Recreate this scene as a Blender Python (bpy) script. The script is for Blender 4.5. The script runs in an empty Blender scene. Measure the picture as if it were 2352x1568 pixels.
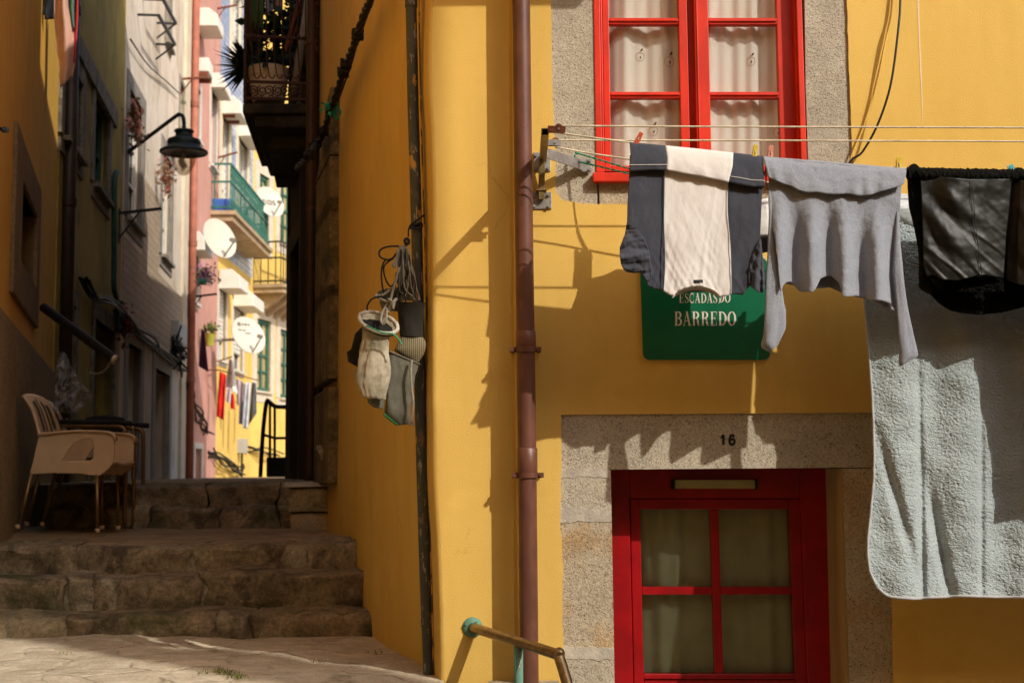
import bpy, math, random
from mathutils import Vector, Matrix, noise, geometry
random.seed(7)
scene = bpy.context.scene
COL = scene.collection
# ------------------------------------------------------------------ camera
EYE = Vector((0.0, -6.2, 0.873))
FPX = 3267.0                       # focal length in pixels of a 2352 px wide picture (50 mm)
PITCH = math.atan(301 / FPX)
RM = Matrix.Rotation(math.pi / 2 + PITCH, 3, 'X') @ Matrix.Rotation(-0.006, 3, 'Z')
cam = bpy.data.cameras.new('camera')
cam.lens = 50; cam.sensor_width = 36; cam.clip_start = 0.05; cam.clip_end = 500
cam.dof.use_dof = True; cam.dof.focus_distance = 5.9; cam.dof.aperture_fstop = 4.5
camo = bpy.data.objects.new('camera', cam); COL.objects.link(camo)
camo.matrix_world = Matrix.Translation(EYE) @ RM.to_4x4()
scene.camera = camo
# ------------------------------------------------------------------ light
SUN = Vector((0.97, -1.0, 1.0))    # towards the sun
w = bpy.data.worlds.new('World'); scene.world = w; w.use_nodes = True
nt = w.node_tree
sky = nt.nodes.new('ShaderNodeTexSky'); sky.sky_type = 'NISHITA'; sky.sun_disc = False
sky.sun_elevation = math.atan2(SUN.z, math.hypot(SUN.x, SUN.y)); sky.sun_rotation = math.atan2(SUN.x, SUN.y)
sky.dust_density = 3.0; sky.ozone_density = 0.4; sky.air_density = 0.8
nt.links.new(sky.outputs[0], nt.nodes['Background'].inputs[0])
nt.nodes['Background'].inputs[1].default_value = 0.15
sl = bpy.data.lights.new('sun', 'SUN'); sl.energy = 3.2; sl.angle = math.radians(0.5); sl.color = (1.0, 0.94, 0.84)
so = bpy.data.objects.new('sun', sl); COL.objects.link(so)
so.rotation_euler = (-SUN).to_track_quat('-Z', 'Y').to_euler(); so.location = (6, -8, 12)
vs = scene.view_settings
vs.view_transform = 'Standard'; vs.look = 'None'; vs.gamma = 1; vs.exposure = 0.27
scene.cycles.max_bounces = 6

# ------------------------------------------------------------------ helpers
def V(*a): return Vector(a)
def ray(px, py):
    return RM @ Vector(((px - 1176) / FPX, -(py - 784) / FPX, -1.0))
def at(px, py, y):                 # the point of the plane y = const seen at a picture position
    d = ray(px, py); return EYE + d * ((y - EYE.y) / d.y)
def gz(px, py, z):
    d = ray(px, py); return EYE + d * ((z - EYE.z) / d.z)
def lerp(a, b, t): return a + (b - a) * t
def nz(x, y=0, z=0): return noise.noise(Vector((x, y, z)))
def fbm(p, o=4):
    s = 0; a = 1
    for i in range(o):
        s += a * noise.noise(p); p = p * 2.03; a *= .5
    return s

class Wall:                        # a vertical plane: s runs along it, o outwards into the street
    def __init__(self, x0, y0, dx, dy, side):
        self.p = Vector((x0, y0, 0)); self.d = Vector((dx, dy, 0)).normalized()
        self.n = Vector((self.d.y, -self.d.x, 0)) * side
    def w(self, s, z, o=0): return self.p + self.d * s + self.n * o + Vector((0, 0, z))
    def px(self, px, py, o=0):     # picture position -> (s, z) on the plane
        d = ray(px, py); q = self.p + self.n * o
        t = (q - EYE).dot(self.n) / d.dot(self.n); h = EYE + d * t
        return ((h - q).dot(self.d), h.z)
    def pt(self, px, py, o=0):
        s, z = self.px(px, py, o); return self.w(s, z, o)

class MB:
    def __init__(self): self.v = []; self.f = []; self.m = []
    def add(self, vs_, fs, m=0):
        b = len(self.v); self.v += [tuple(x) for x in vs_]
        for f in fs: self.f.append(tuple(b + i for i in f)); self.m.append(m)
        return self
    def hexa(self, p, m=0):        # p: 4 front + 4 back corners
        return self.add(p, [(0, 1, 2, 3), (7, 6, 5, 4), (0, 4, 5, 1), (1, 5, 6, 2), (2, 6, 7, 3), (3, 7, 4, 0)], m)
    def box(self, c, s, m=0, R=None):
        c = Vector(c); hx, hy, hz = s[0] / 2, s[1] / 2, s[2] / 2
        p = [Vector((x, y, z)) for y in (-hy, hy) for x, z in ((-hx, -hz), (hx, -hz), (hx, hz), (-hx, hz))]
        if R is not None: p = [R @ q for q in p]
        return self.hexa([c + q for q in p], m)
    def bar(self, a, b, w_, h_, m=0, up=(0, 0, 1)):   # a square bar from a to b
        a = Vector(a); b = Vector(b); d = (b - a).normalized(); u = Vector(up)
        x = d.cross(u)
        if x.length < 1e-4: x = d.cross(Vector((0, 1, 0)))
        x.normalize(); u = x.cross(d)
        x *= w_ / 2; u *= h_ / 2
        return self.hexa([a - x - u, a + x - u, a + x + u, a - x + u, b - x - u, b + x - u, b + x + u, b - x + u], m)
    def wbox(self, W, s0, s1, z0, z1, o0, o1, m=0):
        return self.hexa([W.w(s0, z0, o1), W.w(s1, z0, o1), W.w(s1, z1, o1), W.w(s0, z1, o1),
                          W.w(s0, z0, o0), W.w(s1, z0, o0), W.w(s1, z1, o0), W.w(s0, z1, o0)], m)
    def prism(self, pts, ext, m=0):   # planar outline pushed along a vector
        n = len(pts); pts = [Vector(p) for p in pts]; e = Vector(ext)
        tri = geometry.tessellate_polygon([pts])
        fs = [tuple(t) for t in tri] + [tuple(n + i for i in reversed(t)) for t in tri]
        fs += [(i, (i + 1) % n, n + (i + 1) % n, n + i) for i in range(n)]
        return self.add(pts + [p + e for p in pts], fs, m)
    def pprism(self, pp, y0, y1, m=0):  # outline in picture positions on plane y0, pushed straight back to y1
        return self.prism([at(x, y, y0) for x, y in pp], (0, y1 - y0, 0), m)
    def tube(self, pts, r, n=8, m=0, cap=True):
        pts = [Vector(p) for p in pts]; k = len(pts); rr = r if isinstance(r, (list, tuple)) else [r] * k
        vs_ = []; t0 = None; x = None
        for i, p in enumerate(pts):
            d = (pts[min(i + 1, k - 1)] - pts[max(i - 1, 0)])
            if d.length < 1e-9: d = Vector((0, 0, 1))
            d.normalize()
            if x is None:
                x = d.cross(Vector((0.13, 0.2, 1)))
                if x.length < .05: x = d.cross(Vector((1, 0, 0)))
            x = (x - d * x.dot(d)).normalized(); y = d.cross(x)
            for j in range(n):
                a = 2 * math.pi * j / n; vs_.append(p + (x * math.cos(a) + y * math.sin(a)) * rr[i])
        fs = [(i * n + j, i * n + (j + 1) % n, (i + 1) * n + (j + 1) % n, (i + 1) * n + j) for i in range(k - 1) for j in range(n)]
        if cap: fs += [tuple(reversed(range(n))), tuple((k - 1) * n + j for j in range(n))]
        return self.add(vs_, fs, m)
    def lathe(self, prof, c, n=24, m=0, A=None):   # prof: (radius, height)
        c = Vector(c); vs_ = []
        for r, h in prof:
            for j in range(n):
                a = 2 * math.pi * j / n; q = Vector((r * math.cos(a), r * math.sin(a), h))
                vs_.append(c + (A @ q if A is not None else q))
        k = len(prof)
        fs = [(i * n + j, i * n + (j + 1) % n, (i + 1) * n + (j + 1) % n, (i + 1) * n + j) for i in range(k - 1) for j in range(n)]
        return self.add(vs_, fs, m)
    def grid(self, fn, nu, nv, m=0, mfn=None):
        vs_ = [fn(i / nu, j / nv) for j in range(nv + 1) for i in range(nu + 1)]
        b = len(self.v); self.v += [tuple(x) for x in vs_]
        for j in range(nv):
            for i in range(nu):
                a = b + j * (nu + 1) + i
                self.f.append((a, a + nu + 1, a + nu + 2, a + 1)); self.m.append(mfn((i + .5) / nu, (j + .5) / nv) if mfn else m)
        return self
    def build(self, name, mats, parent=None, smooth=False, solid=0, offset=0, bevel=0, angle=None, sub=0):
        me = bpy.data.meshes.new(name); me.from_pydata(self.v, [], self.f)
        for mm in (mats if isinstance(mats, (list, tuple)) else [mats]): me.materials.append(mm)
        me.polygons.foreach_set('material_index', self.m)
        if smooth: me.polygons.foreach_set('use_smooth', [True] * len(self.f))
        me.update()
        import bmesh
        bm = bmesh.new(); bm.from_mesh(me); bmesh.ops.recalc_face_normals(bm, faces=bm.faces); bm.to_mesh(me); bm.free()
        if smooth and angle: me.set_sharp_from_angle(angle=math.radians(angle))
        o = bpy.data.objects.new(name, me); COL.objects.link(o)
        if parent is not None:
            o.parent = parent
            if parent.type == 'EMPTY': o.matrix_parent_inverse = Matrix.Translation(parent.location).inverted()
        if sub:
            md = o.modifiers.new('sub', 'SUBSURF'); md.levels = sub; md.render_levels = sub
        if solid:
            md = o.modifiers.new('thick', 'SOLIDIFY'); md.thickness = solid; md.offset = offset
        if bevel:
            md = o.modifiers.new('bevel', 'BEVEL'); md.width = bevel; md.segments = 2; md.limit_method = 'ANGLE'; md.angle_limit = math.radians(40)
        return o

def tag(o, label, cat, group=None):
    o['label'] = label; o['category'] = cat
    if group: o['group'] = group
    return o
def thing(name, loc, label, cat, group=None):
    o = bpy.data.objects.new(name, None); COL.objects.link(o); o.location = Vector(loc); o.empty_display_size = .1
    return tag(o, label, cat, group)
def struct(o): o['kind'] = 'structure'; return o
def kids(o): return [c for c in COL.objects if c.parent == o]
def copy_tree(o, parent=None):
    ch = kids(o); c = o.copy(); COL.objects.link(c)
    if parent is not None: c.parent = parent
    for k in ch: copy_tree(k, c)
    return c

def resample(pts, n):
    pts = [Vector((p[0], p[1])) for p in pts]; L = [0]
    for a, b in zip(pts, pts[1:]): L.append(L[-1] + (b - a).length)
    out = []; j = 0
    for i in range(n + 1):
        t = L[-1] * i / n
        while j < len(L) - 2 and L[j + 1] < t: j += 1
        k = (t - L[j]) / max(L[j + 1] - L[j], 1e-9); out.append(pts[j].lerp(pts[j + 1], min(max(k, 0), 1)))
    return out
def smooth_poly(pts, k=8):          # Catmull-Rom through points of any dimension
    P = [Vector(p) for p in pts]; out = []
    for i in range(len(P) - 1):
        a = P[max(i - 1, 0)]; b = P[i]; c = P[i + 1]; d = P[min(i + 2, len(P) - 1)]
        for j in range(k):
            t = j / k
            out.append(.5 * ((2 * b) + (c - a) * t + (2 * a - 5 * b + 4 * c - d) * t * t + (3 * b - a - 3 * c + d) * t ** 3))
    out.append(P[-1]); return out
def coons(top, bottom, left, right, nu, nv):
    T = resample(top, nu); B = resample(bottom, nu); L = resample(left, nv); R = resample(right, nv)
    def f(u, v):
        i = round(u * nu); j = round(v * nv)
        return T[i] * (1 - v) + B[i] * v + L[j] * (1 - u) + R[j] * u - (T[0] * (1 - u) * (1 - v) + T[-1] * u * (1 - v) + B[0] * (1 - u) * v + B[-1] * u * v)
    return f
def cloth_mb(top, bottom, left, right, nu, nv, Y, fold, mb=None, m=0, mfn=None):
    c = coons(top, bottom, left, right, nu, nv); mb = mb or MB()
    def g(u, v):
        p = c(u, v); y = Y(u, v) if callable(Y) else Y
        return at(p.x, p.y, y + fold(u, v, p))
    return mb.grid(g, nu, nv, m, mfn)
def bulge_mb(left, right, nv, na, Y, k, mb=None, m=0, wob=None, zcap=True, tilt=0):   # closed rounded body between two outlines
    L = resample(left, nv); R = resample(right, nv); mb = mb or MB(); vs_ = []
    for j in range(nv + 1):
        y = Y(j / nv) if callable(Y) else Y
        a = at(L[j].x, L[j].y, y); b = at(R[j].x, R[j].y, y); c = (a + b) / 2; h = (b - a) / 2
        kk = k(j / nv) if callable(k) else k
        for i in range(na):
            t = 2 * math.pi * i / na; r = 1 + (wob(t, j / nv) if wob else 0)
            vs_.append(c + h * math.cos(t) * r + Vector((0, -1, 0)) * h.length * kk * math.sin(t) * r - Vector((0, 0, tilt * math.sin(t) * (1 - j / nv) ** 4)))
    fs = [(j * na + i, (j + 1) * na + i, (j + 1) * na + (i + 1) % na, j * na + (i + 1) % na) for j in range(nv) for i in range(na)]
    if zcap: fs += [tuple(nv * na + i for i in range(na))]
    return mb.add(vs_, fs, m)
def crop(ox, oy, k): return lambda x, y: (ox + k * x, oy + k * y)
c1 = crop(0, 0, .42); c2 = crop(263.4, 0, .42); c3 = crop(376.3, 451.6, .43225); c4 = crop(0, 658.6, .384); c5 = crop(0, 1053.7, .44)
c6 = crop(508, 0, .336); c7 = crop(771.5, 470.4, .36)
r1 = crop(1147.8, 188.2, .36); r2 = crop(1251.3, 0, .312); r3 = crop(1392.4, 301, .372); r4 = crop(1919.2, 338.7, .384)
r5 = crop(978.4, 526.8, .384); r6 = crop(1260.7, 922, .41216); r7 = crop(940.8, 1034.9, .3401); r8 = crop(1938, 846.7, .46)
def cm(c, pts): return [c(x, y) for x, y in pts]

# ------------------------------------------------------------------ materials
def newmat(name):
    m = bpy.data.materials.new(name); m.use_nodes = True; t = m.node_tree; b = t.nodes['Principled BSDF']
    return m, t, b
def N(t, typ, **kw):
    n = t.nodes.new(typ)
    for k, v in kw.items():
        if k in n.inputs: n.inputs[k].default_value = v
        else: setattr(n, k, v)
    return n
def lk(t, a, b): t.links.new(a, b)
def coords(t, scale=(1, 1, 1)):
    tc = N(t, 'ShaderNodeTexCoord'); mp = N(t, 'ShaderNodeMapping'); mp.inputs['Scale'].default_value = scale
    lk(t, tc.outputs['Object'], mp.inputs['Vector']); return mp.outputs[0]
def ramp(t, fac, stops):
    r = N(t, 'ShaderNodeValToRGB'); e = r.color_ramp.elements
    while len(e) < len(stops): e.new(.5)
    for i, (p, c) in enumerate(stops): e[i].position = p; e[i].color = (c[0], c[1], c[2], 1) if not isinstance(c, (int, float)) else (c, c, c, 1)
    lk(t, fac, r.inputs[0]); return r.outputs[0]
def mixc(t, fac, a, b, mode='MIX'):
    n = N(t, 'ShaderNodeMix', data_type='RGBA', blend_type=mode)
    if isinstance(fac, (int, float)): n.inputs[0].default_value = fac
    else: lk(t, fac, n.inputs[0])
    for i, x in ((6, a), (7, b)):
        if isinstance(x, tuple): n.inputs[i].default_value = (x[0], x[1], x[2], 1)
        else: lk(t, x, n.inputs[i])
    return n.outputs[2]
def bump(t, b, h, strength, dist, prev=None):
    n = N(t, 'ShaderNodeBump'); n.inputs['Strength'].default_value = strength; n.inputs['Distance'].default_value = dist
    lk(t, h, n.inputs['Height'])
    if prev is not None: lk(t, prev, n.inputs['Normal'])
    lk(t, n.outputs[0], b.inputs['Normal']); return n.outputs[0]
def noise_n(t, co, sc, det=5, ro=.55, dist=0):
    n = N(t, 'ShaderNodeTexNoise'); n.inputs['Scale'].default_value = sc; n.inputs['Detail'].default_value = det
    n.inputs['Roughness'].default_value = ro; n.inputs['Distortion'].default_value = dist; lk(t, co, n.inputs['Vector']); return n.outputs['Fac']
def M(name, c, var=.12, sc=6, rough=.75, bsc=80, bst=.15, bd=.004, metal=0, spec=.3, stretch=(1, 1, 1), c2=None, lo=.42, hi=.6):
    m, t, b = newmat(name); co = coords(t, stretch)
    d = tuple(x * (1 - var) for x in c) if c2 is None else c2
    fac = ramp(t, noise_n(t, co, sc, 6, .62), [(lo, 0), (hi, 1)])
    lk(t, mixc(t, fac, d, c), b.inputs['Base Color'])
    b.inputs['Roughness'].default_value = rough; b.inputs['Metallic'].default_value = metal
    b.inputs['Specular IOR Level'].default_value = spec
    if bst: bump(t, b, noise_n(t, co, bsc, 4, .6), bst, bd)
    return m
def plaster(name, c, c2, grain=150, st=.25, stain=None, big=.15):
    m, t, b = newmat(name); co = coords(t); cs = coords(t, (1, 1, .18))
    f1 = ramp(t, noise_n(t, co, 1.1, 6, .6), [(.35, 0), (.7, 1)])
    col = mixc(t, f1, c, c2)
    f2 = ramp(t, noise_n(t, cs, 5, 5, .6), [(.45, 0), (.75, 1)])
    col = mixc(t, f2, col, tuple(x * .95 for x in c2))
    f3 = ramp(t, noise_n(t, co, 260, 2, .5), [(.3, .93), (.7, 1.05)])
    col = mixc(t, 1.0, col, f3, 'MULTIPLY')
    if stain:
        f4 = ramp(t, noise_n(t, coords(t, (1, 1, .7)), 1.3, 8, .70, .6), [(.48, 0), (.70, .9)]); col = mixc(t, f4, col, stain)
    vc = N(t, 'ShaderNodeTexVoronoi', feature='DISTANCE_TO_EDGE'); vc.inputs['Scale'].default_value = .9
    nw = N(t, 'ShaderNodeTexNoise'); nw.inputs['Scale'].default_value = 2.5; nw.inputs['Detail'].default_value = 6; lk(t, co, nw.inputs['Vector'])
    ad = N(t, 'ShaderNodeMixRGB', blend_type='ADD'); ad.inputs[0].default_value = .5; lk(t, co, ad.inputs[1]); lk(t, nw.outputs['Color'], ad.inputs[2]); lk(t, ad.outputs[0], vc.inputs['Vector'])
    mk = ramp(t, noise_n(t, co, 1.7, 3, .5), [(.54, 0), (.6, .45)]); ck = ramp(t, vc.outputs['Distance'], [(.0, 1), (.004, 0)])
    mu = N(t, 'ShaderNodeMath', operation='MULTIPLY'); lk(t, mk, mu.inputs[0]); lk(t, ck, mu.inputs[1])
    col = mixc(t, mu.outputs[0], col, tuple(x * .45 for x in c2))
    pt = ramp(t, noise_n(t, co, .7, 5, .65), [(.52, 0), (.56, .35)]); col = mixc(t, pt, col, tuple(min(x * 1.1 + .01, 1) for x in c))
    lk(t, col, b.inputs['Base Color']); b.inputs['Roughness'].default_value = .88; b.inputs['Specular IOR Level'].default_value = .2
    n1 = bump(t, b, noise_n(t, co, 3.5, 3, .5), big, .03)
    bump(t, b, noise_n(t, co, grain, 3, .6), st, .004, n1)
    return m
def granite(name, a, bcol, dark, sc=1.0, st=.6, warm=None):
    m, t, b = newmat(name); co = coords(t)
    f = ramp(t, noise_n(t, co, 80 * sc, 5, .8), [(.36, 0), (.60, 1)])
    col = mixc(t, f, bcol, a)
    v = N(t, 'ShaderNodeTexVoronoi'); v.inputs['Scale'].default_value = 150 * sc; lk(t, co, v.inputs['Vector'])
    sp = ramp(t, noise_n(t, co, 150 * sc, 3, .6), [(.585, 0), (.65, .9)])
    col = mixc(t, sp, col, dark)
    big = ramp(t, noise_n(t, co, 3.2, 7, .7, .4), [(.34, .80), (.62, 1.06)]); col = mixc(t, 1.0, col, big, 'MULTIPLY')
    if warm:
        f2 = ramp(t, noise_n(t, co, 4.5, 5, .6), [(.46, 0), (.66, 1)]); col = mixc(t, f2, col, warm, 'MULTIPLY')
    lk(t, col, b.inputs['Base Color']); b.inputs['Roughness'].default_value = .9; b.inputs['Specular IOR Level'].default_value = .25
    n1 = bump(t, b, noise_n(t, co, 9, 4, .6), .35, .03)
    bump(t, b, noise_n(t, co, 120 * sc, 3, .7), st, .008, n1)
    return m
def oldstone(name, a, bcol, moss, mossy=.5):
    m, t, b = newmat(name); co = coords(t)
    f = ramp(t, noise_n(t, co, 5, 8, .68), [(.3, 0), (.7, 1)])
    col = mixc(t, f, bcol, a)
    f1 = ramp(t, noise_n(t, co, 45, 5, .7), [(.35, .6), (.65, 1.15)]); col = mixc(t, 1.0, col, f1, 'MULTIPLY')
    f3 = ramp(t, noise_n(t, co, 3.7, 8, .72, .6), [(.50, 0), (.60, .75)]); col = mixc(t, f3, col, tuple(x * .35 for x in bcol))
    f2 = ramp(t, noise_n(t, co, 2.3, 7, .7, .3), [(.52, 0), (.66, mossy)]); col = mixc(t, f2, col, moss)
    lk(t, col, b.inputs['Base Color']); b.inputs['Roughness'].default_value = .85; b.inputs['Specular IOR Level'].default_value = .3
    n1 = bump(t, b, noise_n(t, co, 12, 7, .65), .8, .035)
    bump(t, b, noise_n(t, co, 90, 4, .7), .5, .008, n1)
    return m
def flagstone(name, a, bcol, joint, sc=2.2, moss=(.12, .13, .03)):
    m, t, b = newmat(name); co = coords(t)
    nw = N(t, 'ShaderNodeTexNoise'); nw.inputs['Scale'].default_value = 3.0; nw.inputs['Detail'].default_value = 5; lk(t, co, nw.inputs['Vector'])
    ad = N(t, 'ShaderNodeMixRGB', blend_type='ADD'); ad.inputs[0].default_value = .22; lk(t, co, ad.inputs[1]); lk(t, nw.outputs['Color'], ad.inputs[2])
    v = N(t, 'ShaderNodeTexVoronoi', feature='DISTANCE_TO_EDGE'); v.inputs['Scale'].default_value = sc; lk(t, ad.outputs[0], v.inputs['Vector'])
    v2 = N(t, 'ShaderNodeTexVoronoi', feature='F1'); v2.inputs['Scale'].default_value = sc; lk(t, ad.outputs[0], v2.inputs['Vector'])
    fr = ramp(t, v2.outputs['Color'], [(.1, .72), (.9, 1.12)])
    f = ramp(t, noise_n(t, co, 7, 7, .68), [(.32, 0), (.68, 1)]); col = mixc(t, f, bcol, a)
    col = mixc(t, .6, col, fr, 'MULTIPLY')
    sp = ramp(t, noise_n(t, co, 70, 4, .7), [(.35, .75), (.65, 1.1)]); col = mixc(t, 1.0, col, sp, 'MULTIPLY')
    brk = ramp(t, noise_n(t, co, 5, 5, .65), [(.45, 0), (.58, .85)])
    je = ramp(t, v.outputs['Distance'], [(.0, 1), (.035, 0)])
    j2 = N(t, 'ShaderNodeMath', operation='MULTIPLY'); lk(t, je, j2.inputs[0]); lk(t, brk, j2.inputs[1])
    col = mixc(t, j2.outputs[0], col, joint)
    f2 = ramp(t, noise_n(t, co, 3.1, 7, .72, .5), [(.6, 0), (.68, .7)]); col = mixc(t, f2, col, moss)
    lk(t, col, b.inputs['Base Color']); b.inputs['Roughness'].default_value = .8; b.inputs['Specular IOR Level'].default_value = .3
    hh = ramp(t, v.outputs['Distance'], [(.0, 0), (.1, 1)])
    n1 = bump(t, b, hh, .4, .015)
    n2 = bump(t, b, noise_n(t, co, 11, 7, .7), .7, .03, n1)
    bump(t, b, noise_n(t, co, 80, 4, .7), .5, .007, n2)
    return m
def flecked(name, c, flecks, sc=30, amount=.68, rough=.5, metal=0, stretch=(1, 1, .35), spec=.4, bst=.2):
    m, t, b = newmat(name); co = coords(t, stretch)
    f0 = ramp(t, noise_n(t, co, sc * .4, 5, .6), [(.35, .7), (.65, 1.15)])
    col = mixc(t, 1.0, c, f0, 'MULTIPLY')
    for i, (fc, k) in enumerate(flecks):
        cc = coords(t, tuple(s * (1 + .37 * i) for s in stretch))
        f = ramp(t, noise_n(t, cc, sc * k, 4, .65, .3), [(amount, 0), (amount + .03, 1)]); col = mixc(t, f, col, fc)
    lk(t, col, b.inputs['Base Color']); b.inputs['Roughness'].default_value = rough; b.inputs['Metallic'].default_value = metal
    b.inputs['Specular IOR Level'].default_value = spec
    if bst: bump(t, b, noise_n(t, co, sc * 2, 4, .6), bst, .003)
    return m
def cloth(name, c, c2=None, weave=900, rough=.9, var=.1, heather=0, sheen=.2, wr=.5, wsc=28, ws=(1, 1, .5), spec=.15):
    m, t, b = newmat(name); co = coords(t)
    c2 = c2 or tuple(x * (1 - var) for x in c)
    col = mixc(t, ramp(t, noise_n(t, co, 9, 5, .6), [(.35, 0), (.65, 1)]), c2, c)
    if heather:
        h = ramp(t, noise_n(t, co, 330, 2, .8), [(.3, 1 - heather), (.7, 1 + heather)]); col = mixc(t, 1.0, col, h, 'MULTIPLY')
    lk(t, col, b.inputs['Base Color']); b.inputs['Roughness'].default_value = rough; b.inputs['Specular IOR Level'].default_value = spec
    b.inputs['Sheen Weight'].default_value = sheen
    n1 = None
    if wr: n1 = bump(t, b, noise_n(t, coords(t, ws), wsc, 4, .55, .9), wr, .012)
    bump(t, b, noise_n(t, co, weave * .4, 2, .6), .25, .0012, n1)
    return m
def glass(name, tint=(1, 1, 1), refl=1.0):
    m = bpy.data.materials.new(name); m.use_nodes = True; t = m.node_tree; t.nodes.clear()
    o = N(t, 'ShaderNodeOutputMaterial'); tr = N(t, 'ShaderNodeBsdfTransparent'); gl = N(t, 'ShaderNodeBsdfGlossy'); mx = N(t, 'ShaderNodeMixShader')
    tr.inputs[0].default_value = (*tint, 1); gl.inputs['Roughness'].default_value = .02
    fr = N(t, 'ShaderNodeFresnel'); fr.inputs[0].default_value = 1.45
    ma = N(t, 'ShaderNodeMath', operation='MULTIPLY'); ma.inputs[1].default_value = refl; lk(t, fr.outputs[0], ma.inputs[0])
    lk(t, ma.outputs[0], mx.inputs[0]); lk(t, tr.outputs[0], mx.inputs[1]); lk(t, gl.outputs[0], mx.inputs[2]); lk(t, mx.outputs[0], o.inputs[0])
    return m
YEL = plaster('yellow_plaster', (.68, .445, .112), (.64, .40, .088), 150, .38)
GRAN = granite('granite', (.50, .44, .34), (.36, .31, .23), (.07, .06, .045), 1.0, .7)
GRANW = granite('warm_granite', (.52, .44, .32), (.36, .29, .19), (.07, .055, .04), 1.0, .7, warm=(1.0, .82, .62))
MORT = M('mortar', (.50, .445, .355), .25, 14, .9, 90, .5, .007)
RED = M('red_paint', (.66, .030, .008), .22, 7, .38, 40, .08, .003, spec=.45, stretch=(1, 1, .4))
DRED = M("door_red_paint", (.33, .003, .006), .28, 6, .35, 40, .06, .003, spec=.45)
BROWN = flecked('brown_pipe_paint', (.125, .047, .029), [((.30, .17, .12), 2.2)], 26, .70, .42, 0, (1, 1, .5))
OLDP = flecked('old_pipe_paint', (.060, .062, .042), [((.50, .26, .03), 1.0), ((.24, .23, .2), 1.9), ((.16, .10, .05), .7)], 20, .60, .5, 0, (1, 1, .3))
GALV = M('galvanised', (.42, .41, .38), .3, 25, .42, 60, .1, .002, .7)
GOLDM = M('zinc_yellow_metal', (.36, .27, .12), .3, 30, .4, 60, .1, .002, .6)
RUST = M('rust', (.22, .065, .03), .4, 40, .8, 90, .3, .003)
BLACKM = M('black_iron', (.018, .017, .014), .3, 20, .5, 60, .15, .002)
ROPE = flecked('cream_rope', (.62, .54, .38), [((.08, .06, .04), 8)], 30, .60, .9, 0, (1, 1, 1), .1)
TEAL = M('green_twine', (.02, .35, .22), .3, 120, .7, 300, .4, .002)
GREEN = M('sign_green', (.004, .125, .055), .08, 5, .3, 60, .04, .002, spec=.5)
LETTER = M('lettering_white', (.70, .64, .54), .1, 40, .6, 60, .05)
DARK = M('dark_void', (.012, .011, .009), .3, 3, .9, 20, 0)
BLK = M('black_paint', (.008, .009, .010), .2, 30, .6, 60, .1)
GLASS = glass('window_glass', (.97, .97, .95), .55)
# ================================================================== SETTING: ground
def ground_z(x, y):
    t = min(max((y + .9) / -5.0, 0), 1)
    return -.75 * t
FLAG = flagstone('flagstones', (.72, .63, .48), (.47, .39, .27), (.17, .13, .08), 3.1)
SIDE = Wall(-.40, 0, -.2375, 1, -1)             # the alley side of the near yellow house
mb = MB()
def gnd(u, v):
    x = lerp(-9, -.30, u); y = lerp(-12, 2.2, v)
    h = .018 * fbm(V(x * 1.6, y * 1.6, 0)) + .006 * nz(x * 9, y * 9)
    return V(x, y, ground_z(x, y) + h)
mb.grid(gnd, 150, 240)
struct(mb.build('pavement', FLAG, smooth=True))
mb = MB(); rg = random.Random(5)
for (cx, cy, n_) in ((505, 1543, 60), (548, 1556, 60), (532, 1548, 40), (470, 1545, 16), (250, 1462, 14), (610, 1455, 12), (735, 1520, 14), (150, 1500, 10), (868, 1500, 12)):
    for i in range(n_):
        p = gz(cx + rg.gauss(0, 11), cy + rg.gauss(0, 2.5), 0.004); a = rg.uniform(0, 6.28); h_ = rg.uniform(.008, .026); d_ = V(math.cos(a), math.sin(a), 0) * .003
        mb.add([p - d_, p + d_, p + V(rg.gauss(0, .012), rg.gauss(0, .012), h_)], [(0, 1, 2)])
tf = mb.build('grass', M('sparse_grass', (.16, .17, .035), .3, 60, .8)); tf['kind'] = 'stuff'
mb = MB(); mb.grid(lambda u, v: V(lerp(-150, 150, u), lerp(-150, 150, v), -1.9), 4, 4)
struct(mb.build('ground', FLAG))
mb = MB(); mb.box((4.8, -5.3, -1.33), (8, 10.5, .2)); mb.box((-.26, -6, -.75), (.08, 11.9, 1.2))
struct(mb.build('lower_street', FLAG))
OST = oldstone('old_step_stone', (.43, .34, .215), (.15, .112, .065), (.055, .065, .015), .8)
OST2 = oldstone('old_step_stone_pale', (.52, .44, .29), (.28, .22, .12), (.08, .08, .02), .5)
mb = MB()
for i in range(6):
    mb.box((.04 + .3 * i, -.75, -.62 - .1 * i), (.3, 1.46, 1.2 - .2 * i + .02))
struct(mb.build('descending_steps', OST2))

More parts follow.
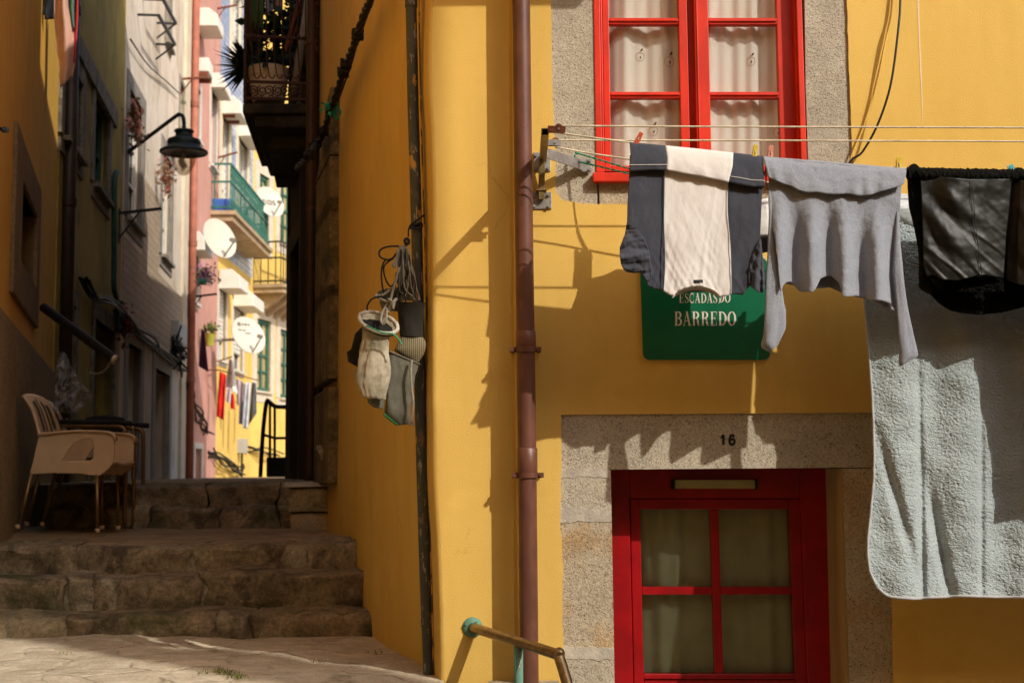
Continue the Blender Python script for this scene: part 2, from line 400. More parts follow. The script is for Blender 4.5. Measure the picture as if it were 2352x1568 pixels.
# stairs into the alley: courses of rough blocks
def rough_block(mb, x0, x1, y0, y1, z0, z1, m=0, amp=.012, seed=0, r=.022):
    nx = max(3, int((x1 - x0) / .035)); nzz = max(3, int((z1 - z0) / .03)); ny = max(2, int((y1 - y0) / .06))
    def disp(p):
        n = V(fbm(p * 6 + V(seed, 0, 0), 4), fbm(p * 6 + V(0, seed, 9), 4), fbm(p * 6 + V(3, 0, seed), 4))
        k = min(amp / .014, 1.3)
        q = p + n * amp
        q.x += k * (.035 * noise.noise(V(p.x * 2.1, 3.3, p.z * 7)) + .015 * noise.noise(V(p.x * 6, 1.3, p.z * 19)))
        q.z += k * (.020 * noise.noise(V(p.x * 1.3, p.z * 2, 4.1)) + .012 * noise.noise(V(p.x * 5, p.y * 5, 8.1)))
        q.y += k * .022 * noise.noise(V(p.x * 3, p.z * 8, 5.7))
        return q
    def rnd(p):
        q = V(p.x, p.y, p.z)
        for ax, (a, b_) in enumerate(((x0, x1), (y0, y1), (z0, z1))): pass
        e = [min(abs(p.x - x0), abs(p.x - x1)), abs(p.y - y0), min(abs(p.z - z1), 9)]
        # round the front arris
        if e[1] < 1e-5 and abs(p.z - z1) < r: q.y += (r - abs(p.z - z1)) * .6
        if e[1] < 1e-5 and e[0] < r: q.y += (r - e[0]) * .8
        if abs(p.z - z1) < 1e-5 and e[1] < r: q.z -= (r - e[1]) * .6
        return q
    f = lambda p: disp(rnd(p))
    mb.grid(lambda u, v: f(V(lerp(x0, x1, u), y0, lerp(z1, z0, v))), nx, nzz, m)
    mb.grid(lambda u, v: f(V(lerp(x0, x1, u), lerp(y1, y0, v), z1)), nx, ny, m)
    mb.grid(lambda u, v: f(V(x0, lerp(y1, y0, u), lerp(z1, z0, v))), ny, nzz, m)
    mb.grid(lambda u, v: f(V(x1, lerp(y0, y1, u), lerp(z1, z0, v))), ny, nzz, m)
MORTD = oldstone('step_mortar', (.42, .37, .26), (.27, .22, .14), (.05, .055, .02), .4)
OSTS = [OST, OST2, MORTD]
mb = MB()
courses = [  # y front, z0, z1, depth, splits in px at that course, right end px
    (1.60, -.04, .125, .55, [(-140, 5, 1), (5, 140, 1), (142, 492, 0), (495, 575, 2), (577, 850, 0)], 1425),
    (1.95, .10, .305, .55, [(-140, 145, 0), (150, 205, 2), (208, 450, 0), (453, 845, 0)], 1360),
    (2.30, .28, .462, .6, [(-140, 178, 0), (182, 440, 0), (444, 660, 0), (662, 705, 2), (707, 832, 0)], 1285),
]
sd = 1
for y0, z0, z1, dp, sp, py in courses:
    for a, b_, m in sp:
        sd += 3.7
        xa = at(a, py, y0).x + .004; xb = at(b_, py, y0).x - .004
        jy = random.uniform(-.015, .015)
        rough_block(mb, xa, xb, y0 + jy, y0 + dp, z0, z1 + random.uniform(-.014, .014), m, .021, sd, .03)
    # mortar core behind the joints
    xa = at(-140, py, y0).x; xb = at(850, py, y0).x + .2
    rough_block(mb, xa, xb, y0 + .03, y0 + dp, z0, z1 - .012, 2, .006, sd + .5)
struct(mb.build('stairs', OSTS, smooth=True, angle=50))
FLAG2 = flagstone('landing_flags', (.44, .32, .185), (.26, .18, .09), (.07, .05, .03), 3.0)
mb = MB()
def land(u, v):
    y = lerp(2.42, 4.6, v); x = lerp(-4.3, -.6, u)
    return V(x, y, .455 + .03 * v + .014 * fbm(V(x * 2.2, y * 2.2, 3)) - (.01 if v < .02 else 0))
mb.grid(land, 110, 70); struct(mb.build('landing', FLAG2, smooth=True))
mb = MB()
xs = [(262, 395, 0), (397, 520, 0), (522, 640, 0), (642, 800, 0)]
for (y0, z0, z1, sp) in ((4.28, .44, .64, [(100, 300, 0), (302, 340, 1), (342, 505, 0), (507, 640, 0), (642, 780, 0)]),
                         (4.42, .60, .805, [(100, 470, 0), (473, 640, 0), (642, 780, 0)])):
    for a, b_, m in sp:
        sd += 2.3; xa = at(a, 1150, y0).x + .004; xb = at(b_, 1150, y0).x - .004
        rough_block(mb, xa, xb, y0 + random.uniform(-.015, .015), y0 + .7, z0, z1 + random.uniform(-.006, .006), m, .016, sd, .03)
struct(mb.build('upper_stairs', OSTS, smooth=True, angle=50))
mb = MB(); mb.grid(lambda u, v: V(lerp(-12, 14, u), lerp(5.0, 45, v), .80 + .012 * fbm(V(u * 60, v * 80, 0))), 90, 130)
struct(mb.build('alley', FLAG2, smooth=True))
# stone block at the head of the landing
t_ = thing('stone_block', at(715, 1205, 4.0), 'squared granite block with pale top slab beside the upper steps', 'stone block')
m1 = MB(); pa = at(668, 1205, 3.95); pb = at(764, 1205, 3.95); ztop = at(700, 1118, 3.95).z
rough_block(m1, pa.x, pb.x, 3.95, 4.55, .46, lerp(.46, ztop, .45), 0, .008, 71); m1.build('base', GRANW, t_, smooth=True, angle=50)
m1 = MB(); rough_block(m1, pa.x - .01, pb.x - .01, 3.93, 4.55, lerp(.46, ztop, .45), ztop, 0, .006, 77); m1.build('upper_course', OST2, t_, smooth=True, angle=50)
m1 = MB(); rough_block(m1, pa.x - .04, pb.x + .02, 3.90, 4.6, ztop, ztop + .03, 0, .004, 75); m1.build('top_slab', MORT, t_, smooth=True, angle=50)

# ================================================================== THE NEAR YELLOW HOUSE
house = thing('yellow_house', (0, 0, 0), 'yellow plastered corner house with granite window and door surrounds', 'house')
def wob(pts, amp=1.6, step=16, seed=0):    # densify a px polyline and roughen it
    out = []
    for (a, b_) in zip(pts, pts[1:]):
        L = math.hypot(b_[0] - a[0], b_[1] - a[1]); n = max(1, int(L / step)); nx, ny = (-(b_[1] - a[1]) / L, (b_[0] - a[0]) / L)
        for i in range(n):
            k = i / n; d = amp * fbm(V(a[0] + k * L * .05, seed, b_[1] * .01 + k * L * .06), 3)
            out.append((lerp(a[0], b_[0], k) + nx * d, lerp(a[1], b_[1], k) + ny * d))
    out.append(pts[-1]); return out
corner_px = [(998, -500), (996, 0), (992, 90), (992, 190), (999, 300), (1003, 460), (1003, 700), (1002, 900), (1004, 1100), (1012, 1230), (1018, 1400), (1022, 1568), (1024, 2300)]
corner_px = wob(corner_px, 1.2, 40, 2)
corner = [at(x, y, 0) for x, y in corner_px]
topz = 7.27
outer = [V(corner[0].x, 0, topz)] + corner + [V(6, 0, corner[-1].z), V(6, 0, topz)]
win_hole_px = wob([(1262, -330), (1266, 0), (1268, 200), (1275, 330), (1277, 440), (1292, 461), (1340, 468), (1660, 474), (1966, 472), (1962, 400), (1957, 345), (1952, 200), (1945, 0), (1940, -330)], 1.6, 14, 5)
door_hole_px = wob([(1289, 952), (1290, 1050), (1287, 1200), (1293, 1300), (1291, 1400), (1297, 1568), (1300, 2250), (2058, 2250), (2052, 1568), (2049, 1300), (2046, 946), (1700, 949)], 1.4, 14, 9)
h1 = [at(x, y, 0) for x, y in win_hole_px]; h2 = [at(x, y, 0) for x, y in door_hole_px]
loops = [outer, h1, h2]; allp = [p for l in loops for p in l]
mb = MB(); tris = geometry.tessellate_polygon([[V(p.x, p.z, 0) for p in l] for l in loops])
mb.add(allp, [tuple(t) for t in tris])
for l in (h1, h2):
    n = len(l); mb.add(l + [p + V(0, .02, 0) for p in l], [(i, (i + 1) % n, n + (i + 1) % n, n + i) for i in range(n)])
# rounded corner + alley side wall, following the worn corner
cz = [p.z for p in corner]
def corner_x(z):
    for a, b_ in zip(corner, corner[1:]):
        if b_.z <= z <= a.z: return lerp(b_.x, a.x, (z - b_.z) / max(a.z - b_.z, 1e-6))
    return corner[0].x if z > cz[0] else corner[-1].x
def sidew(u, v):
    z = lerp(topz, -1.4, v); cx = corner_x(z); r = .025
    if u < .06:
        a = u / .06 * math.pi / 2
        return V(cx - r * math.sin(a) * 1.0, r * (1 - math.cos(a)), z)
    s = (u - .06) / .94 * 4.66; b = .010 * fbm(V(s * .9, z * .9, 4))
    k = min(s / 1.2, 1)
    x = lerp(cx - r - .2375 * s, -.36 - .025 - .2375 * s, k)
    return V(x - b * min(s * 3, 1), r + s, z)
mb.grid(sidew, 70, 130)
# roof slab, back and unseen blockers added against the sun
xs_ = -.4 - .2375 * 4.66
mb.add([V(-.38, 0, topz), V(6, 0, topz), V(6, 4.7, topz), V(xs_, 4.7, topz)], [(0, 1, 2, 3)])
mb.add([V(6, 0, topz), V(6, 4.7, topz), V(6, 4.7, -1.4), V(6, 0, -1.4)], [(0, 1, 2, 3)])
hw = mb.build('wall', YEL, house, smooth=True, angle=40)
m1 = MB(); m1.box((.33, -.40, 5.5), (1.5, .80, 3.5)); added_box = m1.build('added_bay', YEL, house)  # unseen box added above the view to shade the left alley wall
m1 = MB(); m1.box((.33, -.81, 5.6), (.9, .03, 1.4)); m1.build('added_bay_window', RED, added_box)  # front panel of the added box
m1 = MB(); m1.box((-.60, .95, 8.7), (.4, 1.4, 3.0)); m1.build('sun_blocker', YEL, house)  # unseen stack added to edge the sun patch across the alley

# ---- window surround stones (flush, 12 mm behind the plaster face)
def stone_px(mb, pts, y0, y1, m=0): mb.pprism(pts, y0, y1, m)
ws = MB()
ws.pprism([(1240, -330), (1240, 490), (1372, 490), (1372, 418), (1367.5, 208), (1364, -330)], .012, .30)
ws.pprism([(1843.5, -330), (1850, 193), (1857, 420), (1857, 490), (1995, 490), (1985, -330)], .012, .30)
ws.pprism([(1374.5, 421), (1378, 490), (1855, 490), (1855, 421)], .012, .30, 1)
surround = ws.build('window_surround', [GRAN, GRANW], house, bevel=.004)
m1 = MB(); P_ = [(2106, -60), (2109, 0), (2112, 90), (2115, 160), (2118, 230), (2119, 285)]
m1.add([at(x - w_, y, -.0012) for (x, y), w_ in zip(P_, (2.2, 2.0, 1.6, 1.8, 1.2, .3))] + [at(x + w_, y, -.0012) for (x, y), w_ in zip(P_, (2.2, 2.0, 1.6, 1.8, 1.2, .3))], [(i, i + 1, i + 7, i + 6) for i in range(5)]); m1.build('paint_drip', M('paint_drip_white', (.78, .60, .36), .1, 40, .8), house)
# ---- door surround
ds = MB()
ds.pprism([(1270, 935), (1270, 1076), (1402, 1078), (1935, 1073.5), (2080, 1073), (2080, 930)], .010, .34)
for a, b_, m in ((1078.2, 1178, 0), (1178.3, 1494, 1), (1494.3, 2250, 0)):
    ds.pprism([(1270, a), (1270, b_), (1403 + (b_ - 1080) * .018, b_), (1403 + (a - 1080) * .018, a)], .010, .34, m)
for a, b_, s_ in ((1074, 1097, 3), (1163, 1200, 5), (1483, 1515, 8)):
    ds.pprism(wob([(1287, a), (1345, a + 3), (1402 + (a - 1080) * .018, a + 1)], 5, 7, s_) + wob([(1402 + (b_ - 1080) * .018, b_), (1340, b_ - 3), (1287, b_ + 1)], 5, 7, s_ + 1), .0075, .02, 2)
ds.pprism([(1935.5, 1075.5), (1951, 1568), (1972, 2250), (2090, 2250), (2080, 1075.5)], .011, .36, 1)
ds.build('door_surround', [GRAN, GRANW, MORT], house, bevel=.004)
CLAD = M('reveal_wood', (.36, .24, .10), .3, 6, .7, 50, .2, .004, stretch=(1, 1, .15))
# ---- window
def Wx(x, y): return r2(x + (.0167 + (x - 470) / 1230 * .0125) * y, y)
def wbar(mb, x0, x1, ya, yb, y0, y1): mb.pprism([Wx(x0, ya), Wx(x0, yb), Wx(x1, yb), Wx(x1, ya)], y0, y1)
TOP = -930
m1 = MB()
wbar(m1, 359, 405, TOP, 1268, .004, .16); wbar(m1, 406, 420, TOP, 1268, .022, .16)
wbar(m1, 359, 1893, TOP - 60, TOP - 1, .004, .16); wbar(m1, 1852, 1893, TOP, 1268, .004, .16); wbar(m1, 1832, 1851, TOP, 1268, .022, .16)
win = m1.build('window', RED, house, bevel=.003)
m1 = MB()     # left leaf then right leaf (overlapping meeting stile)
wbar(m1, 422, 470, TOP, 1262, .060, .11); wbar(m1, 982, 1046, TOP, 1262, .060, .11)
for a, b_ in ((-960, -900), (-412, -362), (132, 180), (676, 722), (1218, 1262)): wbar(m1, 471, 981, a, b_, .066, .108)
for a in (-412, 132, 676): wbar(m1, 471, 981, a + 10, a + 26, .058, .065)
m1.build('sash', RED, win, bevel=.004)['label'] = 'left window leaf lit evenly by the sun'
m1 = MB()
wbar(m1, 1098, 1200, TOP, 1262, .034, .11); wbar(m1, 1112, 1122, TOP, 1262, .028, .033)
wbar(m1, 1047, 1097, TOP, 1262, .085, .12)
wbar(m1, 1704, 1831, TOP, 1262, .066, .11)
for a, b_ in ((-960, -900), (-412, -362), (132, 180), (676, 722), (1218, 1262)): wbar(m1, 1201, 1703, a, b_, .066, .108)
for a in (-412, 132, 676): wbar(m1, 1201, 1703, a + 10, a + 26, .058, .065)
m1.build('sash', RED, win, bevel=.004)['label'] = 'right window leaf whose outer stile lies in shade'
for a, b_ in ((471, 981), (1201, 1703)):
    for c_, d_ in ((-900, -412), (-362, 132), (180, 676), (722, 1218)):
        m1 = MB(); wbar(m1, a - 4, b_ + 4, c_ - 4, d_ + 4, .088, .091); m1.build('pane', GLASS, win)
m1 = MB(); m1.pprism([(1361.5, 396), (1363, 417), (1868, 417), (1867, 396)], -.035, .06); m1.build('sill', RED, win, bevel=.004)
CURT = cloth('curtain_linen', (.93, .91, .86), (.90, .87, .81), 700, .95, .08, .05, 0, .10, 60, (.15, 1, 1))
MOTIF = M('apple_thread', (.55, .27, .15), .2, 60, .9, 200, .2); MOTIFD = M('leaf_thread', (.16, .07, .04), .2, 60, .9, 200, .2)
def curt(px0, px1, ph, amp, apples, label):
    mb = MB()
    def y_of(x, yy): 
        k = (x - px0) / (px1 - px0)
        return .136 + amp * (math.sin(k * 15 + ph + .9 * math.sin(k * 7 + ph) + .12 * math.sin(yy * .008)) * (.55 + .45 * math.sin(k * 5 + ph)) + .18 * math.sin(k * 39 + ph * 2.3))
    mb.grid(lambda u, v: at(lerp(px0, px1, u), lerp(-310, 398, v), y_of(lerp(px0, px1, u), lerp(-310, 398, v))), 130, 24)
    for ax, ay, s in apples:
        ring = []
        for i in range(25):
            a = 2 * math.pi * i / 24; sn = math.sin(a); rr = 1 - .20 * max(-sn, 0) ** 8 - .12 * max(sn, 0) ** 8
            x = ax + s * 9.5 * math.cos(a) * (1 - .12 * sn); y = ay + s * 11.5 * sn * rr; ring.append(at(x, y, y_of(x, y) - .003))
        mb.tube(ring, .0009, 5, 1, False)
        q = lambda dx, dy: at(ax + dx * s, ay + dy * s, y_of(ax + dx * s, ay + dy * s) - .003)
        mb.tube([q(0, -11), q(.5, -14), q(1.5, -16)], .0008, 5, 2)
        mb.prism([q(1.5, -13), q(3, -19), q(7, -21), q(6, -15)], (0, -.001, 0), 2)
        mb.prism([q(0, 0), q(2, -3), q(3, 3), q(1, 5)], (0, -.001, 0), 2)
    return mb.build('curtain', [CURT, MOTIF, MOTIFD], win, smooth=True)
curt(1390, 1578, .4, .020, [(1470, 131, .95), (1537, 142, 1.1), (1501, 301, 1.0)], '')
curt(1600, 1800, 2.1, .028, [(1725, 141, .95), (1786, 305, 1.0)], '')
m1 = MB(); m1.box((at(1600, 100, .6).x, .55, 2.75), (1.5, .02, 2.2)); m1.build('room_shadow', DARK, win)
# ---- door
def Dx(x, y): return r6(x + (.020 + (x - 340) / 1200 * .022) * (y - 600), y)
def dbar(mb, x0, x1, ya, yb, y0, y1, m=0): mb.pprism([Dx(x0, ya), Dx(x0, yb), Dx(x1, yb), Dx(x1, ya)], y0, y1, m)
BOT = 3000
m1 = MB(); dbar(m1, 300, 450, 372, BOT, .310, .42); dbar(m1, 1405, 1560, 372, BOT, .310, .42); dbar(m1, 450.5, 1404.5, 372, 538, .312, .42)
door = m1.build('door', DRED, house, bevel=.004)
m1 = MB()
dbar(m1, 453, 508, 541, BOT, .335, .39); dbar(m1, 1338, 1402, 541, BOT, .335, .39)
dbar(m1, 508.5, 1337.5, 541, 600, .335, .39); dbar(m1, 508.5, 1337.5, 1516, 1545, .335, .39); dbar(m1, 508.5, 1337.5, 1546, BOT, .345, .39)
dbar(m1, 898, 945, 600.5, 1515.5, .338, .385)
dbar(m1, 508.5, 897.5, 1031, 1074, .338, .385); dbar(m1, 945.5, 1337.5, 1031, 1074, .338, .385)
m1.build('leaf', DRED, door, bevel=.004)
DGL, t, b = newmat('door_frosted_glass'); co = coords(t)
lk(t, mixc(t, ramp(t, noise_n(t, co, 3.2, 4, .5), [(.3, 0), (.7, 1)]), (.085, .085, .05), (.15, .15, .10)), b.inputs['Base Color'])
b.inputs['Roughness'].default_value = .22; b.inputs['Specular IOR Level'].default_value = .5; bump(t, b, noise_n(t, co, 2.5, 2, .5), .05, .02)
GLASSD = glass('door_glass', (.86, .88, .80), .9)
NETC = cloth('door_net_curtain', (.80, .79, .70), (.68, .67, .58), 600, .95, .1, .05, 0, .1, 40, (.2, 1, 1))
for a, b_ in ((508, 898), (945, 1338)):
    for c_, d_ in ((600, 1031), (1074, 1516)):
        m1 = MB(); dbar(m1, a - 3, b_ + 3, c_ - 3, d_ + 3, .360, .364); m1.build('pane', GLASSD, door)
m1 = MB(); m1.grid(lambda u, v: V(lerp(at(1440, 1100, .42).x, at(1840, 1100, .42).x, u), .405 + .012 * math.sin(u * 23) + .006 * math.sin(u * 61), lerp(at(1600, 1150, .42).z, -1.1, v)), 120, 6); m1.build('net_curtain', NETC, door, smooth=True)
BARM = M('pale_bar', (.42, .37, .15), .15, 12, .45, 60, .05)
m1 = MB(); dbar(m1, 705, 1155, 436, 484, .262, .309, 0); dbar(m1, 690, 704.5, 430, 490, .255, .309, 1); dbar(m1, 1155.5, 1170, 430, 490, .255, .309, 1)
m1.build('bulkhead_light', [BARM, BLK], door, bevel=.003)
m1 = MB(); m1.prism([at(1934, 1076, .018), at(1949.5, 1568, .018), at(1970, 2250, .018), V(at(1970, 2250, .018).x - .02, .018, at(1970, 2250, .018).z), V(at(1934, 1076, .018).x - .008, .018, at(1934, 1076, .018).z)], (0, .30, 0)); m1.build('reveal_lining', CLAD, door)
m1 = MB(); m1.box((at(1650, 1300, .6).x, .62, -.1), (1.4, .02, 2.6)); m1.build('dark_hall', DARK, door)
# number 16
m1 = MB()
# drawn after the sign's stroke helper below
# ---- brown downpipe
PY = -.105
def pipe_pts(pp, y, W=None): return [at(a, b_, y) for a, b_ in pp]
axis_px = [(1196, -400), (1197, 0), (1202, 400), (1207, 760), (1211, 1040), (1216, 1568), (1222, 2200)]
t_ = thing('drainpipe', at(1216, 1568, 0), 'brown painted drainpipe running down the sunny yellow facade', 'drainpipe')
MB().tube(pipe_pts(axis_px, PY), .0395, 28).build('pipe', BROWN, t_, smooth=True, angle=60)
for py, px, h in ((780, 1208, 40), (1058, 1211.5, 60)):
    MB().tube([at(px - .3, py - h / 2, PY), at(px - .3, py - h / 2 + 2, PY), at(px, py + h / 2 - 3, PY), at(px, py + h / 2, PY)], [.0405, .0435, .0435, .041], 28).build('socket', BROWN, t_, smooth=True, angle=60)
for py, px in ((803, 1207), (1091, 1212.5)):
    m1 = MB(); m1.tube([at(px, py - 6, PY), at(px, py + 6, PY)], .0465, 28)
    c = at(px, py, PY)
    m1.box((c.x, c.y, c.z), (.135, .014, .022))
    for s in (-1, 1): m1.tube([V(c.x + s * .058, c.y - .018, c.z), V(c.x + s * .058, -.001, c.z)], .007, 8); m1.tube([V(c.x + s * .058, c.y - .024, c.z), V(c.x + s * .058, c.y - .012, c.z)], .0105, 6)
    m1.build('clip', BROWN, t_, smooth=True, angle=35)
mm = MB().tube([at(1178, -350, -.006), at(1180, 300, -.006), at(1184, 700, -.006), at(1189, 1100, -.006), at(1196, 2000, -.006)], .006, 8).build('cable', YEL, smooth=True)
tag(mm, 'thin yellow painted cable running beside the brown drainpipe', 'cable')
# ---- old pipe on the alley side
t_ = thing('old_pipe', at(985, 1568, .2), 'dark old waste pipe with flaking paint beside the house corner', 'drainpipe')
old_px = [(942, -400), (944, 0), (949, 250), (957, 520), (962, 760), (966, 950), (970, 1100), (976, 1300), (983, 1480), (986, 1568), (1000, 2200)]
OPY = .135
MB().tube(pipe_pts(old_px, OPY), .0255, 20).build('pipe', OLDP, t_, smooth=True, angle=60)
for py, px in ((8, 944.5), (1430, 981.5)):
    MB().tube([at(px, py - 9, OPY), at(px, py + 9, OPY)], .0285, 20).build('socket', OLDP, t_, smooth=True, angle=60)
m1 = MB(); c = at(981.5, 1437, OPY); m1.box((c.x + .03, c.y, c.z), (.03, .02, .02)); m1.build('clip', RUST, t_)
cab = [(956, -300), (962, 10), (968, 300), (976, 560), (982, 800), (984, 1000), (988, 1200), (993, 1400), (999, 1700)]
mm = MB().tube(smooth_poly([at(a, b_, .11) for a, b_ in cab], 4), .004, 6).build('cable', flecked('old_cable', (.10, .06, .03), [((.5, .25, .04), 1.)], 20, .5), smooth=True)
tag(mm, 'old thin cable splashed with orange paint beside the dark waste pipe', 'cable')
# ---- handrail
BRONZE = M('worn_bronze', (.34, .24, .12), .35, 30, .33, 80, .1, .002, .75, stretch=(1, 1, 1))
PATINA = flecked('green_patina', (.12, .27, .20), [((.35, .42, .34), 1.5), ((.14, .10, .05), 1.1)], 40, .6, .6)
t_ = thing('handrail', at(1085, 1440, 0), 'worn bronze handrail with green flange fixed to the yellow wall', 'handrail')
fl = at(1085, 1440, 0); bend = at(1283, 1503, -.62); low = at(1330, 1660, -.75)
MB().tube(smooth_poly([fl + V(0, -.004, 0), fl + (bend - fl) * .5, fl + (bend - fl) * .97, bend + (low - bend) * .05, low, low + (low - bend) * 2.2], 10), .0215, 18).build('rail', BRONZE, t_, smooth=True)
m1 = MB(); m1.lathe([(0, -.014), (.03, -.014), (.042, -.006), (.045, .002)], fl, 22, 0, Matrix.Rotation(-math.pi / 2, 3, 'X').inverted() if False else Matrix.Rotation(math.pi / 2, 3, 'X') @ Matrix.Scale(-1, 3, V(0, 0, 1)))
for a in (.9, 2.6, 4.3): m1.tube([fl + V(.031 * math.cos(a), -.02, .031 * math.sin(a)), fl + V(.031 * math.cos(a), 0, .031 * math.sin(a))], .006, 6)
m1.build('flange', PATINA, t_, smooth=True, angle=40)
q = fl + (bend - fl) * .56
MB().tube([q + V(0, 0, -.01), q + V(0, 0, -1.7)], .019, 16).build('post', PATINA, t_, smooth=True)
# ---- cables upper right
BLKC = M('black_cable', (.02, .02, .018), .2, 30, .5, 60, .05)
mm = MB().tube(smooth_poly([at(a, b_, y) for a, b_, y in ((2072, -200, -.02), (2068, 0, -.05), (2064, 60, -.075), (2052, 160, -.085), (2038, 225, -.08), (2012, 295, -.06), (1980, 350, -.03), (1950, 378, -.012), (1944, 470, -.012))], 6), .0052, 8).build('cable', BLKC, smooth=True)
tag(mm, 'slack black cable looping down the yellow wall right of the window', 'cable')
mm = MB().tube(smooth_poly([at(a, b_, y) for a, b_, y in ((2056, -200, -.01), (2049, 0, -.012), (2039, 70, -.016), (2010, 200, -.016), (1984, 290, -.012), (1952, 372, -.010), (1940, 470, -.01))], 6), .0042, 8).build('cable', YEL, smooth=True)
tag(mm, 'thin yellow painted cable on the wall beside the slack black cable', 'cable')
# ---- street sign
t_ = thing('street_sign', at(1620, 825, 0), 'green street name plate with white lettering ESCADAS DO BARREDO', 'street sign')
def rrect(x0, y0, x1, y1, r, y):
    out = []
    for cx, cy, a0 in ((x0 + r, y0 + r, 180), (x1 - r, y0 + r, 270), (x1 - r, y1 - r, 0), (x0 + r, y1 - r, 90)):
        for i in range(7):
            a = math.radians(a0 + 15 * i); X = cx + r * math.cos(a); Y = cy + r * math.sin(a)
            out.append(at(X + (Y - 600) * .033, Y, y))
    return out
m1 = MB(); m1.prism(rrect(1470, 590, 1762, 826, 15, -.012), (0, .009, 0)); plate = m1.build('plate', GREEN, t_, bevel=.002)
for a, b_ in ((1489, 812), (1752, 810), (1485, 604), (1745, 604)):
    c = at(a, b_, -.012); MB().lathe([(0, -.003), (.005, -.002), (.006, .001)], c, 10, 0, Matrix.Rotation(-math.pi / 2, 3, 'X') @ Matrix.Scale(-1, 3, V(0, 0, 1))).build('screw', BLK, t_)
def stroke(mb, pts, ws_, ox, oy, sx, sy, yy):
    P = [V(p[0], p[1], 0) for p in pts]; k = len(P); L = []; R = []
    for i, p in enumerate(P):
        d = (P[min(i + 1, k - 1)] - P[max(i - 1, 0)]).normalized(); n = V(-d.y, d.x, 0) * (ws_[i] / 2); L.append(p + n); R.append(p - n)
    f = lambda q: at(ox + q.x * sx, oy - q.y * sy, yy)
    vs_ = [f(q) for q in L] + [f(q) for q in R]
    mb.add(vs_, [(i, i + 1, k + i + 1, k + i) for i in range(k - 1)])
def arc(cx, cy, rx, ry, a0, a1, n=16): return [(cx + rx * math.cos(math.radians(lerp(a0, a1, i / n))), cy + ry * math.sin(math.radians(lerp(a0, a1, i / n)))) for i in range(n + 1)]
def hairs(n, thin, thick, f=lambda t: math.sin(math.pi * t)): return [lerp(thin, thick, max(f(i / n), 0)) for i in range(n + 1)]
TH, TN = .155, .045
def letter(ch):      # strokes in a cell one unit high; returns (strokes, advance)
    S = []; L = lambda a, b_, w_: S.append(([a, b_], [w_, w_]))
    if ch == 'E':
        L((.16, 0), (.16, 1), TH); L((.02, .02), (.56, .02), TN); L((.02, .98), (.54, .98), TN); L((.2, .52), (.42, .52), TN)
        S.append(([(.55, .0), (.55, .28)], [.05, .02])); S.append(([(.53, 1), (.53, .74)], [.05, .02])); L((.42, .40), (.42, .64), .035); return S, .66
    if ch in 'BRD':
        L((.16, 0), (.16, 1), TH); L((.02, .02), (.26, .02), TN); L((.02, .98), (.26, .98), TN)
        if ch == 'D':
            S.append((arc(.24, .5, .40, .475, 90, -90), hairs(16, TN, .17))); return S, .76
        S.append((arc(.28, .755, .26, .225, 90, -90), hairs(16, TN, .15))); L((.2, .53), (.3, .53), TN)
        L((.2, .98), (.3, .98), TN)
        if ch == 'B': S.append((arc(.28, .27, .31, .25, 90, -90), hairs(16, TN, .16))); L((.2, .02), (.3, .02), TN); return S, .70
        S.append((([(.36, .52), (.46, .44), (.50, .28), (.53, .09), (.60, .02), (.68, .06)]), [TN, .10, .14, .13, .07, .03])); return S, .74
    if ch == 'A':
        L((.34, 1.0), (.08, .02), TN); S.append(([(.32, 1.02), (.58, .0)], [TH, TH])); L((.17, .33), (.50, .33), TN)
        L((.0, .02), (.18, .02), TN); L((.44, .02), (.72, .02), TN); return S, .74
    if ch == 'C':
        S.append((arc(.36, .5, .30, .48, 55, 305, 24), hairs(24, TN, .17))); L((.56, .66), (.56, 1.0), .035); L((.56, .0), (.56, .3), .035); return S, .68
    if ch == 'O':
        S.append((arc(.36, .5, .29, .48, 90, 450, 32), [lerp(TN, .17, abs(math.sin(math.pi * 2 * i / 32 + 0))) if True else 0 for i in range(33)])); return S, .74
    if ch == 'S':
        pts = [(.46, .80), (.40, .93), (.28, .98), (.15, .92), (.09, .77), (.16, .63), (.30, .53), (.44, .41), (.50, .25), (.43, .09), (.29, .02), (.15, .07), (.07, .24)]
        S.append((pts, [TN, TN, TN, .07, .11, .15, .165, .15, .11, .07, TN, TN, TN])); L((.47, .72), (.47, 1.0), .035); L((.065, .0), (.065, .3), .035); return S, .58
    return S, .34
def word(mb, txt, px0, px1, base, cap):
    adv = sum(letter(c)[1] for c in txt) + .05 * (len(txt) - 1); sx = (px1 - px0) / adv; x = px0; k = 0
    for c in txt:
        S, a = letter(c)
        for pts, ws_ in S:
            k += 1; stroke(mb, pts, ws_, x, base, sx, cap, -.0128 - .00006 * (k % 9))
        x += sx * (a + .05)
m1 = MB(); word(m1, 'ESCADAS', 1560, 1648, 695.5, 22); word(m1, 'DO', 1651, 1678, 694.5, 22); word(m1, 'BARREDO', 1549, 1691, 747.5, 32)
m1.build('lettering', LETTER, t_)

m1 = MB()
stroke(m1, [(-.25, .66), (-.05, .78), (.2, 1.0)], [.14, .2, .26], 1658, 1021, 13, 23, .0075)
stroke(m1, [(.2, 1.0), (.2, 0)], [.42, .42], 1659, 1021, 13, 23, .0073)
stroke(m1, [(.88, .80), (.76, .92), (.55, .96), (.34, .88), (.2, .66), (.14, .4), (.2, .18), (.38, .04), (.6, .02), (.82, .1), (.94, .3), (.84, .5), (.6, .58), (.36, .5), (.2, .36)], [.26, .27, .28, .29, .3, .3, .3, .26, .26, .29, .3, .29, .26, .2, .14], 1673, 1021, 16, 23, .0075)
tag(m1.build('house_number', BLK), 'black numerals 16 painted on the granite door lintel', 'house number')
